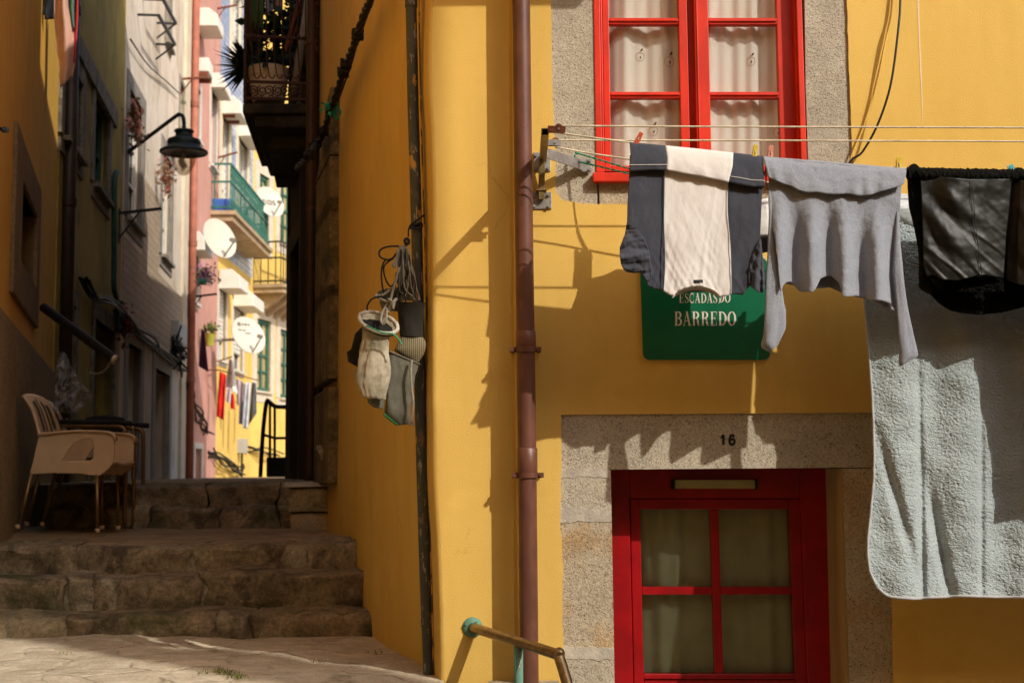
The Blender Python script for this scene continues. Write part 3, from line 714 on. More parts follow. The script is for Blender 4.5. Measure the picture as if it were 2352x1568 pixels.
# ================================================================== CLOTHESLINE AND LAUNDRY
YO, YI = -.575, -.31               # distance of the outer and inner line from the wall
t_ = thing('clothesline_bracket', at(1245, 460, 0), 'zinc and rusty steel clothesline bracket bolted beside the granite window', 'bracket')
base = at(1243, 459, -.03); knee = at(1245, 372, -.05); tip = at(1252, 303, YO)
def hollow(mb, a, b_, w_, m=0):     # square tube, open at its far end
    a = Vector(a); b_ = Vector(b_); d = (b_ - a).normalized(); x = d.cross(V(0, 0, 1)).normalized() if abs(d.z) < .95 else V(1, 0, 0); u = x.cross(d); h = w_ / 2; i = h - .003
    P = lambda c, r: [c - x * r - u * r, c + x * r - u * r, c + x * r + u * r, c - x * r + u * r]
    vs_ = P(a, h) + P(b_, h) + P(b_, i) + P(b_ - d * .12, i)
    q = [(0, 1, 5, 4), (1, 2, 6, 5), (2, 3, 7, 6), (3, 0, 4, 7), (4, 5, 9, 8), (5, 6, 10, 9), (6, 7, 11, 10), (7, 4, 8, 11), (8, 9, 13, 12), (9, 10, 14, 13), (10, 11, 15, 14), (11, 8, 12, 15), (12, 13, 14, 15), (3, 2, 1, 0)]
    mb.add(vs_, q, m)
m1 = MB(); hollow(m1, at(1247, 366, .0), tip, .030); m1.build('arm', GOLDM, t_)
m1 = MB(); m1.bar(at(1243.5, 458, -.02), at(1244.5, 372, -.055), .026, .026); m1.box(at(1244, 438, -.022), (.045, .05, .006)); m1.build('upright', GOLDM, t_, bevel=.002)
m1 = MB(); m1.bar(at(1256, 352, -.20), at(1338, 380, -.012), .006, .045, up=(0, 0, 1)); m1.build('brace', GALV, t_, bevel=.001)
for (a, b_, w_, h_) in ((1244, 461, .088, .075), (1245, 372, .075, .085), (1345, 380, .05, .06)):
    c = at(a, b_, -.004); m1 = MB(); m1.box(c, (w_, .007, h_))
    pl = m1.build('mounting_plate', GALV, t_, bevel=.002)
    for sx in (-1, 1):
        for sz in (-1, 1):
            m1 = MB(); m1.tube([c + V(sx * w_ * .36, -.016, sz * h_ * .34), c + V(sx * w_ * .36, .0, sz * h_ * .34)], .0075, 6); m1.build('bolt', GALV, pl)
def pulley(px0, px1, py, y, mat_a):
    a = at(px0, py, y); b_ = at(px1, py + 1, y); m1 = MB()
    for dy in (-.008, .008): m1.bar(a + V(0, dy, 0), b_ + V(0, dy, 0), .003, .026)
    pb = m1.build('pulley_block', mat_a, t_, bevel=.001)
    c = a.lerp(b_, .62); m1 = MB(); m1.lathe([(0, -.005), (.017, -.005), (.012, 0), (.017, .005), (0, .005)], c + V(0, 0, .006), 18, 0, Matrix.Rotation(math.pi / 2, 3, 'X')); m1.build('wheel', RUST, pb, smooth=True, angle=30)
    m1 = MB(); m1.tube([c + V(0, -.014, 0), c + V(0, .014, 0)], .005, 8); m1.build('pin', GALV, pb)
pulley(1258, 1299, 297, YO, RUST); pulley(1254, 1289, 328, YI - .03, GALV)
def rope(pp, Y, r, mat_, label, sag=4, parent=None, twist=True):
    pts = [at(a, b_, Y) for a, b_ in pp]; mb = MB(); sp = smooth_poly(pts, 14)
    if twist:                       # two visible lays wound round each other
        for ph in (0, math.pi):
            acc = 0; q = []
            for i, p in enumerate(sp):
                if i: acc += (p - sp[i - 1]).length
                q.append(p)
        mb.tube(sp, r, 7)
    return mb
outl = thing('clothesline', at(1275, 297, YO), 'outer cream clothesline looped over the rusty pulley, carrying the shirts', 'clothesline')
OUT_LOAD = [(1283, 305), (1360, 316), (1446, 327), (1600, 347), (1757, 363), (1920, 377), (2083, 387), (2250, 396), (2420, 404), (3000, 415)]
rope([(1283, 289), (1500, 290.5), (1800, 291.5), (2352, 293.5), (3000, 297)], YO, .0038, ROPE, '').build('strand', ROPE, outl, smooth=True)
rope(OUT_LOAD, YO, .0038, ROPE, '').build('strand', ROPE, outl, smooth=True)
inl = thing('clothesline', at(1270, 328, YI), 'inner cream clothesline looped over the grey pulley, carrying the blanket', 'clothesline')
IN_LOAD = [(1276, 338), (1360, 353), (1446, 366), (1600, 394), (1760, 418), (1920, 436), (2083, 447), (2300, 458), (3000, 478)]
rope([(1276, 322), (1500, 322.5), (1800, 323), (2352, 325), (3000, 328)], YI, .0038, ROPE, '').build('strand', ROPE, inl, smooth=True)
rope(IN_LOAD, YI, .0038, ROPE, '').build('strand', ROPE, inl, smooth=True)
tw = thing('twine', at(1335, 360, -.03), 'turquoise twine tied from the bracket plate to the washing line', 'twine')
for pp in ([(1322, 351, -.03), (1340, 356, -.06), (1446, 388, -.22), (1520, 410, -.29)], [(1322, 371, -.03), (1345, 375, -.06), (1446, 399, -.22), (1520, 414, -.29)]):
    P = smooth_poly([at(*q) for q in pp], 24); mb = MB()
    for ph in (0, math.pi):
        q = [p + V(0, math.sin(i * 1.1 + ph), math.cos(i * 1.1 + ph)) * .0022 for i, p in enumerate(P)]; mb.tube(q, .0024, 5)
    mb.build('strand', TEAL, tw, smooth=True)
m1 = MB(); m1.tube([at(1322 + 3 * math.sin(i), 350 + i * 1.8, -.035 - .006 * math.cos(i * 1.7)) for i in range(16)], .003, 6); m1.build('knot', TEAL, tw, smooth=True)

# ---- pegs
def peg(px, py, Y, tilt, L, mat_, label, turn=0):
    c = at(px, py, Y); t_ = thing('clothes_peg', c, label, 'clothes peg', 'pegs on the clothesline')
    R = Matrix.Rotation(math.radians(tilt), 3, 'Y') @ Matrix.Rotation(math.radians(turn), 3, 'Z')
    for s in (-1, 1):
        m1 = MB(); q = []
        for z, o, w_ in ((L * .55, .010, .008), (L * .12, .0055, .0098), (-L * .18, .0062, .0098), (-L * .45, .0035, .008)): q.append((z, o, w_))
        for (z0, o0, w0), (z1, o1, w1) in zip(q, q[1:]):
            P = []
            for z, o, w_ in ((z1, o1, w1), (z0, o0, w0)):
                for sx, oy in ((-1, -.003), (1, -.003), (1, .003), (-1, .003)): P.append(c + R @ V(sx * w_, s * o + oy, z))
            m1.add(P, [(0, 1, 2, 3), (7, 6, 5, 4), (0, 4, 5, 1), (1, 5, 6, 2), (2, 6, 7, 3), (3, 7, 4, 0)])
        m1.build('prong', mat_, t_, bevel=.0012)
    m1 = MB(); m1.tube([c + R @ V(-.011, 0, .003), c + R @ V(.011, 0, .003)], .0045, 8)
    m1.tube([c + R @ V(.0, -.011, -.006), c + R @ V(.0, -.011, .012)], .0016, 6); m1.build('spring', GALV, t_, smooth=True)
def plast(n, c): return M(n, c, .15, 60, .5, 200, .1, .001)
peg(1464.5, 323, YO - .004, 27, .062, plast('peg_orange', (.58, .10, .035)), 'orange red clothes peg leaning at the left end of the T-shirt')
peg(1733.5, 353, YO - .004, 8, .062, plast('peg_yellow', (.72, .52, .05)), 'yellow clothes peg at the right end of the T-shirt')
peg(1769.5, 355, YO - .004, 6, .064, plast('peg_salmon', (.70, .28, .20)), 'salmon pink clothes peg holding the grey jumper')
peg(2064, 381, YO - .004, 2, .062, bpy.data.materials['peg_yellow'], 'yellow clothes peg at the right end of the grey jumper')
peg(2327, 393, YO - .012, -28, .05, plast('peg_turquoise', (.10, .48, .50)), 'turquoise clothes peg on the black fleece jacket')
peg(1755.5, 402, YO + .02, -4, .07, plast('peg_red', (.62, .05, .04)), 'red clothes peg seen edge on between the T-shirt and jumper', 80)

# ---- T-shirt with a cream front and dark sides
SLATE = cloth('slate_jersey', (.056, .060, .076), (.044, .047, .060), 900, .95, .1, .10, .15, .35, 26, (1, 1, .45))
CREAM = cloth('cream_jersey', (.67, .635, .595), (.64, .605, .565), 900, .95, .06, .05, .1, .28, 24, (1, 1, .45))
SEAM = cloth('seam_thread', (.60, .57, .52), None, 900, .95, .1, 0, .1, 0)
tee = thing('t_shirt', at(1600, 347, YO), 'cream T-shirt with slate sides pegged upside down on the line', 'shirt', )
def wr(p, a=.006, s=.018): return a * fbm(V(p.x * s, p.y * s * .5, 3), 4)
def crease(p, a, s, ang, seed):
    c_, s_ = math.cos(ang), math.sin(ang); x = p.x * c_ + p.y * s_; y = -p.x * s_ + p.y * c_
    return -a * max(0, 1 - 3.2 * abs(noise.noise(V(x * s, y * s * .16, seed)))) 
def tfold(u, v, p): return wr(p, .004, .014) - .007 * math.sin(math.pi * min(v * 1.3, 1)) + .005 * math.sin(p.x * .045 + p.y * .004) * v + crease(p, .0035, .05, .35, 2) * v + crease(p, .003, .06, -.5, 7) * (v * v)
def seamline(mb, pts, c, Y, r=.0016, m=0): mb.tube(smooth_poly([at(*c(x, y), Y) for x, y in pts], 5), r, 5, m)
SEAM_L = [(360, 170), (356, 400), (354, 560), (359, 700), (360, 850), (352, 985)]
SEAM_R = [(760, 210), (752, 430), (757, 560), (768, 680), (775, 860), (776, 1004)]
LB = [(146, 150), (138, 350), (131, 450), (129, 560), (145, 640), (200, 740), (225, 830), (245, 925)]
CB = [(352, 985), (385, 1008), (415, 1018), (432, 996), (470, 976), (520, 962), (575, 957), (630, 968), (675, 990), (705, 1018), (735, 1020), (776, 1004)]
cloth_mb(cm(r3, [(146, 150), (360, 170)]), cm(r3, [(245, 925), (262, 958), (300, 975), (352, 985)]), cm(r3, LB), cm(r3, SEAM_L), 26, 60, YO, tfold).build('side_panel', SLATE, tee, smooth=True, solid=.004)
m1 = cloth_mb(cm(r3, [(360, 170), (560, 190), (760, 210)]), cm(r3, CB), cm(r3, SEAM_L), cm(r3, SEAM_R), 60, 70, YO, lambda u, v, p: tfold(u, v, p) + .0015 * fbm(V(p.x * .05 + p.y * .03, p.y * .02, 1), 3) + crease(p, .004, .045, .15, 11) * v)
m1.build('front_panel', CREAM, tee, smooth=True, solid=.004)
cloth_mb(cm(r3, [(760, 210), (968, 240)]), cm(r3, [(776, 1004), (810, 1008), (845, 1010), (885, 955)]), cm(r3, SEAM_R), cm(r3, [(968, 240), (958, 480), (950, 665), (905, 790), (885, 860), (885, 955)]), 28, 60, YO, tfold).build('side_panel', SLATE, tee, smooth=True, solid=.004)
# back of the shirt seen through the neck, and the collar
cloth_mb(cm(r3, [(150, 280), (560, 300), (960, 350)]), cm(r3, [(300, 950), (420, 985), (520, 992), (620, 992), (700, 1012), (880, 960)]), cm(r3, [(150, 280), (140, 500), (260, 800), (300, 950)]), cm(r3, [(960, 350), (945, 700), (890, 860), (880, 960)]), 40, 40, YO + .035, tfold).build('back_panel', SLATE, tee, smooth=True, solid=.003)
m1 = MB()
for off, r in ((0, .0042), (9, .0034)):
    m1.tube(smooth_poly([at(*r3(x, y + off), YO - .004 + off * .0012) for x, y in [(408, 1020), (432, 994), (470, 974), (520, 960), (575, 955), (630, 966), (675, 988), (706, 1018)]], 6), r, 8)
m1.grid(lambda u, v: at(*r3(lerp(415, 700, u), lerp(992, 1024, v) - 46 * math.sin(math.pi * u) + v * 6 * math.sin(math.pi * u)), YO + .022), 24, 4)
m1.build('collar', CREAM, tee, smooth=True)
m1 = MB(); m1.prism([at(*r3(x, y), YO - .013) for x, y in ((538, 919), (597, 917), (598, 937), (539, 940))], (0, .003, 0)); m1.build('size_label', cloth('label_black', (.03, .03, .03), None, 900, .8, .1, 0, 0, 0), tee)
def sleeve(L, R, Y, kf, mat_, parent, name='sleeve', seed=0):
    return bulge_mb(cm(r3, L), cm(r3, R), 34, 22, Y, kf, wob=lambda t, v: .16 * math.sin(3 * t + 7 * v + seed) * min(v * 1.5, 1) + .10 * math.sin(5 * t - 5 * v + seed * 2) * v + .16 * fbm(V(math.cos(t) * 1.6, v * 4, seed), 4)).build(name, mat_, parent, smooth=True)
def slv(T_, B_, L_, R_, dp, seed):
    f = lambda u, v, p: -.008 - dp * math.sin(math.pi * min(max(u, 0), 1)) * (.5 + .5 * v) + .009 * v * math.sin(u * 15 + v * 4 + seed) + crease(p, .008, .06, .5 + seed, 3 + seed) + .006 * fbm(V(p.x * .05, p.y * .05, seed), 3)
    cloth_mb(cm(r3, T_), cm(r3, B_), cm(r3, L_), cm(r3, R_), 40, 34, YO, f).build('sleeve', SLATE, tee, smooth=True, solid=.005)
    cloth_mb(cm(r3, T_), cm(r3, [(x + 4, y - 4) for x, y in B_]), cm(r3, L_), cm(r3, R_), 24, 24, YO + .03, lambda u, v, p: .02 * math.sin(math.pi * u)).build('sleeve', SLATE, tee, smooth=True, solid=.004)
slv([(128, 565), (180, 600), (235, 670), (265, 745), (278, 850), (282, 905)], [(86, 715), (84, 770), (90, 815), (105, 850), (128, 868)], [(128, 565), (116, 640), (98, 690), (86, 715)], [(282, 905), (252, 928), (232, 895), (215, 870), (170, 874), (128, 868)], .030, 1)
slv([(948, 665), (953, 668)], [(882, 940), (895, 960), (925, 985), (950, 996), (966, 995), (980, 940)], [(948, 665), (905, 770), (885, 850), (882, 940)], [(953, 668), (964, 780), (978, 880), (980, 940)], .022, 2)
m1 = MB(); seamline(m1, [(128, 565), (180, 600), (235, 670), (262, 745), (272, 800)], r3, YO - .022, .0020); m1.build('armhole_seam', SLATE, tee, smooth=True); m1 = MB(); seamline(m1, [(950, 665), (905, 770), (885, 850), (882, 940)], r3, YO - .016, .0020); m1.build('armhole_seam', SLATE, tee, smooth=True)
# turned-over hem hanging in front of the line
def flapf(u, v, p): return -.014 - .016 * math.sin(v * math.pi * .6) + .006 * fbm(V(p.x * .03, p.y * .02, 7), 3) * v + .03 * max(.18 - v, 0)
FT = [(145, 70), (365, 91)]; FC = [(365, 91), (575, 112), (785, 135)]; FR = [(785, 135), (880, 146), (968, 155)]
for T_, B_, L_, R_, mm_, nm in ((FT, [(143, 248), (200, 246), (262, 243), (372, 240)], [(145, 70), (150, 150), (143, 248)], [(365, 91), (378, 170), (372, 240)], SLATE, 'hem'),
                            (FC, [(372, 240), (470, 262), (600, 284), (755, 318)], [(365, 91), (378, 170), (372, 240)], [(785, 135), (780, 220), (755, 318)], CREAM, 'hem'),
                            (FR, [(755, 318), (830, 330), (900, 345), (980, 346)], [(785, 135), (780, 220), (755, 318)], [(968, 155), (972, 250), (980, 346)], SLATE, 'hem')):
    hm = cloth_mb(cm(r3, T_), cm(r3, B_), cm(r3, L_), cm(r3, R_), 30, 14, YO, flapf).build(nm, mm_, tee, smooth=True, solid=.0045)
    cl = coons(cm(r3, T_), cm(r3, B_), cm(r3, L_), cm(r3, R_), 30, 14); mb = MB()
    if mm_ is SLATE: mb.tube([at(cl(i / 30, 11 / 14).x, cl(i / 30, 11 / 14).y, YO + flapf(i / 30, 11 / 14, cl(i / 30, 11 / 14)) - .0035) for i in range(31)], .0016, 5).build('stitching', SEAM, hm, smooth=True)
    cloth_mb(cm(r3, [(x, y) for x, y in T_]), cm(r3, [(x, y + 8) for x, y in T_]), cm(r3, [T_[0], (T_[0][0], T_[0][1] + 8)]), cm(r3, [T_[-1], (T_[-1][0], T_[-1][1] + 8)]), 10, 4, YO, lambda u, v, p: .010 * v - .004).build('fold', mm_, tee, smooth=True, solid=.003)
m1 = MB(); seamline(m1, SEAM_L, r3, YO - .014, .0022); seamline(m1, SEAM_R, r3, YO - .014, .0018); m1.build('seam', SLATE, tee, smooth=True)
m1 = MB(); seamline(m1, [(706, 1018), (712, 1030), (703, 1050), (693, 1066)], r3, YO - .01, .0008); m1.build('loose_thread', SEAM, tee)
# ---- grey jumper
GREYK = cloth('grey_knit', (.268, .283, .318), (.235, .25, .285), 700, .98, .1, .30, .35, .25, 60, (1, 1, 1), .05)
jum = thing('jumper', at(1920, 377, YO), 'plain heather grey jumper hanging upside down with long sleeves dangling', 'jumper')
def jf(u, v, p):
    k = (p.x - 1392.4) / .372
    return (.034 * min(max((v - .24) / .45, 0), 1)) * math.cos((k - 1180) / 205 * 2 * math.pi + .5 * math.sin(v * 2.5)) - .010 + .005 * fbm(V(p.x * .02, p.y * .012, 9), 4) - .012 * math.sin(math.pi * u) + .9 * crease(p, .005, .028, .25, 21) * v + .0012 * fbm(V(p.x * .11, p.y * .08, 3), 3)
JB = [(1078, 992), (1092, 950), (1110, 934), (1140, 930), (1165, 958), (1190, 985), (1215, 994), (1245, 990), (1270, 998), (1290, 975), (1320, 910), (1350, 898), (1390, 893), (1440, 935), (1455, 985), (1465, 1024), (1540, 1016), (1600, 1030), (1630, 1046), (1700, 1045), (1750, 1062), (1780, 1095), (1786, 1150)]
cloth_mb(cm(r3, [(975, 165), (1100, 172), (1400, 195), (1830, 240)]), cm(r3, JB), cm(r3, [(975, 165), (1003, 290), (1006, 420), (1010, 540), (1040, 640), (1055, 760), (1064, 880), (1078, 992)]), cm(r3, [(1830, 240), (1822, 340), (1808, 600), (1795, 800), (1786, 1000), (1786, 1150)]), 120, 90, YO, jf).build('body', GREYK, jum, smooth=True, solid=.005)
cloth_mb(cm(r3, [(1010, 300), (1400, 330), (1815, 350)]), cm(r3, [(1100, 940), (1280, 975), (1380, 965), (1480, 1010), (1620, 1040), (1780, 1110)]), cm(r3, [(1010, 300), (1050, 640), (1100, 940)]), cm(r3, [(1815, 350), (1790, 800), (1780, 1110)]), 60, 50, YO + .05, lambda u, v, p: .015 * math.sin(u * 19)).build('back', GREYK, jum, smooth=True, solid=.005)
def ff(u, v, p): return -.020 - .022 * math.sin(v * math.pi * .55) + .06 * max(.15 - v, 0) + .004 * v * math.sin(u * 30 + 4 * math.sin(u * 9)) + .004 * fbm(V(p.x * .03, p.y * .03, 4), 3)
cloth_mb(cm(r3, [(968, 160), (1100, 170), (1400, 194), (1855, 234)]), cm(r3, [(1003, 288), (1060, 312), (1110, 332), (1150, 345), (1190, 368), (1240, 380), (1300, 378), (1360, 388), (1420, 392), (1480, 388), (1540, 396), (1590, 401), (1640, 392), (1700, 372), (1780, 350), (1836, 330)]), cm(r3, [(968, 160), (985, 220), (1003, 288)]), cm(r3, [(1855, 234), (1848, 290), (1836, 330)]), 80, 18, YO, ff).build('hem', GREYK, jum, smooth=True, solid=.006)
sleeve([(1003, 330), (1003, 560), (996, 760), (985, 1000), (972, 1200), (960, 1280), (944, 1338), (1010, 1369)], [(1012, 330), (1040, 640), (1058, 760), (1072, 900), (1080, 1010), (1100, 1120), (1102, 1220), (1062, 1318)], YO - .016, lambda v: lerp(.5, .36, v), GREYK, jum, seed=2)
sleeve([(1790, 500), (1778, 700), (1775, 860), (1790, 1030), (1806, 1200), (1806, 1340), (1803, 1420), (1815, 1452)], [(1808, 500), (1818, 700), (1838, 900), (1852, 1030), (1870, 1150), (1890, 1270), (1919, 1388), (1850, 1432)], YO - .010, lambda v: lerp(.7, .42, v), GREYK, jum, seed=8)
# ---- white and black vest hidden on the inner line
WHITE = cloth('white_cotton', (.74, .72, .68), None, 900, .95, .06, .03, .2, .5, 26)
CHAR = cloth('charcoal_cotton', (.03, .03, .034), None, 900, .95, .1, .05, .2, .5, 26)
vest = thing('vest', at(1600, 394, YI), 'white vest with a black lower half hanging behind the T-shirt', 'vest')
vf = lambda u, v, p: .008 * math.sin(u * 17) + .006 * fbm(V(p.x * .02, p.y * .02, 2), 3)
cloth_mb([(1502, 462), (1538, 448), (1590, 425), (1640, 440), (1690, 470), (1764, 455)], [(1466, 545), (1600, 552), (1768, 540)], [(1502, 462), (1475, 545)], [(1764, 455), (1768, 540)], 50, 20, YI, vf).build('body', WHITE, vest, smooth=True, solid=.004)
for a, b_ in ((1490, 1530), (1640, 1690)): cloth_mb([(a, 378 + (a - 1490) * .18), (b_, 384 + (b_ - 1530) * .17)], [(a, 470), (b_, 470)], [(a, 378 + (a - 1490) * .18), (a - 4, 470)], [(b_, 384 + (b_ - 1530) * .17), (b_ + 4, 470)], 6, 12, YI, vf).build('strap', WHITE, vest, smooth=True, solid=.004)
cloth_mb([(1466, 545), (1600, 552), (1768, 540)], [(1470, 590), (1600, 610), (1767, 578)], [(1466, 545), (1470, 590)], [(1768, 540), (1767, 578)], 50, 12, YI, vf).build('lower_half', CHAR, vest, smooth=True, solid=.004)
# ---- black fleece jacket
SATIN = cloth('black_satin', (.011, .0105, .0075), (.008, .0078, .0055), 1200, .48, .1, 0, .0, .10, 12, (.5, 1, 1.0), .30)
SHERB = M('black_sherpa', (.012, .0115, .009), .4, 70, .95, 130, 1.0, .02, spec=.1)
jk = thing('jacket', at(2210, 395, YO), 'black satin jacket with fleece lining hanging inside out', 'jacket')
def jkf(u, v, p): 
    a = abs(u - .30)
    sag = v * 1.0 - 1.1 * u + .55 * u * u
    return -.03 * math.sin(math.pi * u) + .013 * math.sin(sag * 15 + .6) * math.exp(-((u - .28) / .28) ** 2) * math.sin(math.pi * min(v * 1.1, 1)) + .006 * fbm(V(p.x * .018, p.y * .02, 6), 3) + .012 * math.sin(u * 12 + v * 1.5) * (1 - v) ** 2 + crease(p, .006, .03, 2.3, 4) * v
cloth_mb(cm(r4, [(505, 165), (800, 190), (1052, 188)]), cm(r4, [(545, 772), (575, 764), (600, 765), (640, 790), (720, 796), (790, 782), (850, 765), (900, 764), (950, 772), (1004, 782)]), cm(r4, [(505, 165), (515, 330), (522, 500), (525, 700), (545, 772)]), cm(r4, [(1052, 188), (1040, 350), (1020, 520), (1010, 700), (1004, 782)]), 90, 90, YO - .02, jkf).build('front_panel', SATIN, jk, smooth=True, solid=.004)
cloth_mb(cm(r4, [(1046, 190), (1300, 215)]), cm(r4, [(1020, 790), (1100, 822), (1300, 850)]), cm(r4, [(1046, 190), (1025, 500), (1020, 790)]), cm(r4, [(1300, 215), (1310, 850)]), 40, 60, YO - .005, lambda u, v, p: -.035 * min(u * 4, 1) + .015 * math.sin(u * 7 + 1) + .008 * fbm(V(p.x * .02, p.y * .015, 2), 3)).build('front_panel', SATIN, jk, smooth=True, solid=.004)
m1 = MB()
for dx in (0, 14): seamline(m1, [(803 + dx, 205), (815 + dx, 350), (832 + dx, 520), (850 + dx, 660), (862 + dx, 755)], r4, YO - .052, .0013)
m1.build('stitching', BLK, jk)
def fuzz(u, t): return .0
bulge_mb(cm(r4, [(428, 138), (432, 260), (440, 350), (470, 480), (495, 600), (500, 720), (500, 830)]), cm(r4, [(512, 165), (520, 260), (522, 400), (528, 560), (530, 700), (560, 800), (580, 880)]), 60, 26, YO + .03, .9, wob=lambda t, v: .12 * fbm(V(math.cos(t) * 2, math.sin(t) * 2, v * 8), 3)).build('sleeve', SHERB, jk, smooth=True)
def roll(u, v):
    x = lerp(430, 1500, u); top_ = 128 + 18 * u * 1.3 - 22 * math.exp(-((x - 468) / 25) ** 2) - 14 * math.exp(-((x - 1095) / 28) ** 2)
    c = at(*r4(x, top_ + 30), YO - .012); a = 2 * math.pi * v; r = .026 * (1 + .22 * fbm(V(u * 60, math.cos(a) * 2, math.sin(a) * 2), 3))
    return c + V(0, r * math.cos(a), r * math.sin(a))
MB().grid(roll, 260, 22).build('collar', SHERB, jk, smooth=True)
def lin(u, v, p): return .006 * fbm(V(p.x * .12, p.y * .12, 3), 3) + .014 * fbm(V(p.x * .4, p.y * .4, 1), 2)
cloth_mb(cm(r4, [(520, 300), (800, 300), (1300, 320)]), cm(r4, [(575, 880), (620, 930), (690, 975), (770, 992), (860, 1000), (1000, 985), (1127, 952), (1300, 940)]), cm(r4, [(520, 300), (505, 700), (520, 830), (575, 880)]), cm(r4, [(1300, 320), (1300, 940)]), 110, 70, YO + .075, lin).build('lining', SHERB, jk, smooth=True, solid=.006)
cloth_mb(cm(r4, [(735, 860), (800, 800), (860, 775), (1000, 790)]), cm(r4, [(735, 862), (850, 866), (1004, 862)]), cm(r4, [(735, 860), (735, 862)]), cm(r4, [(1000, 790), (1004, 862)]), 50, 14, YO - .0, lin).build('lining', SHERB, jk, smooth=True, solid=.006)
bulge_mb(cm(r4, [(562, 772), (572, 800), (580, 815)]), cm(r4, [(645, 790), (645, 820), (635, 850)]), 12, 20, YO - .005, .5, wob=lambda t, v: .16 * fbm(V(t * 2, v * 3, 1), 3)).build('lining', SHERB, jk, smooth=True)
# ---- grey blanket
m, t, b = newmat('sherpa_blanket'); co = coords(t, (1, 1, 1.5))
nw = N(t, 'ShaderNodeTexNoise'); nw.inputs['Scale'].default_value = 26; nw.inputs['Detail'].default_value = 3; lk(t, co, nw.inputs['Vector'])
ad = N(t, 'ShaderNodeMixRGB', blend_type='ADD'); ad.inputs[0].default_value = .028; lk(t, co, ad.inputs[1]); lk(t, nw.outputs['Color'], ad.inputs[2])
v1 = N(t, 'ShaderNodeTexVoronoi', feature='SMOOTH_F1'); v1.inputs['Scale'].default_value = 120; v1.inputs['Smoothness'].default_value = .55; lk(t, ad.outputs[0], v1.inputs['Vector'])
h = ramp(t, v1.outputs['Distance'], [(.0, 1), (.75, 0)])
lk(t, mixc(t, ramp(t, noise_n(t, co, 5, 4), [(.3, 0), (.7, 1)]), (.33, .382, .385), (.37, .42, .42)), b.inputs['Base Color'])
b.inputs['Roughness'].default_value = 1; b.inputs['Specular IOR Level'].default_value = .05; b.inputs['Sheen Weight'].default_value = .25
n1 = bump(t, b, h, .45, .009); bump(t, b, noise_n(t, co, 340, 3, .7), .4, .003, n1)
SHERPA = m
bl = thing('blanket', at(2250, 455, YI), 'pale grey sherpa fleece blanket hanging low in front of the door', 'blanket')
BLT = [(1992, 505), (2250, 520), (2950, 540)]; BLB = cm(r8, [(165, 1085), (190, 1112), (222, 1136), (280, 1143), (350, 1147), (450, 1140), (600, 1133), (760, 1138), (900, 1139), (2200, 1160)])
BLL = [(1992, 505), (1987, 600), (1986, 690)] + cm(r8, [(135, 40), (143, 150), (149, 300), (153, 450), (150, 560), (135, 720), (121, 850), (121, 930), (130, 1010), (165, 1085)])
BLR = [(2950, 540), (2955, 1000), (2950, 1380)]
def gauss(x, c, s): return math.exp(-((x - c) / s) ** 2)
def blf(u, v, p):
    q = (p.x - 1938) / .46; z = (p.y - 846.7) / .46
    y = -.10 * v * v - .012
    y += .013 * math.sin((q - 60) * .0195 + .3 * math.sin(z * .004)) * (.4 + .6 * min(v * 1.4, 1))
    y += .024 * gauss(q, 375 + z * .02, 16) * min(max((v - .25) * 2, 0), 1)              # sharp groove
    y += .012 * gauss(q, 690, 14) * min(max((v - .2) * 2, 0), 1)
    y += .03 * gauss(q - (z - 430) * .28, 200, 30) * gauss(z, 650, 300)
    y += .04 * gauss(q - (z - 600) * .2, 425, 30) * gauss(z, 900, 300)
    P = V(p.x * .11, p.y * .21, 0); P += V(nz(p.x * .03, p.y * .03, 5), nz(p.x * .03, p.y * .03, 9), 0) * 1.2
    y -= .0036 * (1 - abs(noise.noise(P)) * 2.2) + .0010 * noise.noise(P * 2.3)
    y += .012 * fbm(V(p.x * .01, p.y * .012, 4), 2)
    return y
cloth_mb(BLT, BLB, BLL, BLR, 440, 420, YI, blf).build('fleece', SHERPA, bl, smooth=True, solid=.012, offset=1)
cloth_mb([(2020, 500), (2930, 540)], [(2030, 1340), (2930, 1365)], [(2020, 500), (2030, 1340)], [(2930, 540), (2930, 1365)], 30, 60, YI + .03, lambda u, v, p: -.06 * v * v + .02 * math.sin(u * 21)).build('fleece', SHERPA, bl, smooth=True, solid=.008)
SILV = cloth('satin_trim', (.50, .53, .53), (.40, .43, .44), 1200, .3, .1, 0, 0, .8, 20, (.5, 1, 1), .6)
cloth_mb([(1985, 442), (2100, 447), (2300, 458), (2950, 478)], [(1992, 506), (2060, 510), (2110, 524), (2300, 524), (2950, 545)], [(1985, 442), (1992, 506)], [(2950, 478), (2950, 545)], 60, 16, YI, lambda u, v, p: -.012 - .022 * math.sin(math.pi * v) + .008 * fbm(V(p.x * .03, p.y * .03, 2), 3)).build('satin_trim', SILV, bl, smooth=True, solid=.003)
m1 = MB(); m1.tube([at(p.x, p.y, YI + blf(i / 90, 1, p)) for i, p in enumerate(resample(BLB, 90))], .006, 8)
m1.tube([at(p.x, p.y, YI + blf(0, i / 90, p)) for i, p in enumerate(resample(BLL, 90))], .005, 8); m1.build('piping', cloth('piping_grey', (.42, .42, .42), None, 900, .7, .05, 0, .1, 0), bl, smooth=True)

dt = cloth_mb([(2412, 402), (2720, 412)], [(2424, 1092), (2500, 1100), (2720, 1110)], [(2412, 402), (2401, 701), (2424, 816), (2440, 922), (2438, 1023), (2424, 1092)], [(2720, 412), (2720, 1110)], 40, 60, YO, lambda u, v, p: .02 * math.sin(u * 15))  # out-of-view cloth added for its shadow on the blanket
tag(dt.build('towel', CHAR, smooth=True, solid=.005), 'unseen charcoal towel added on the outer line to shade the blanket', 'towel')
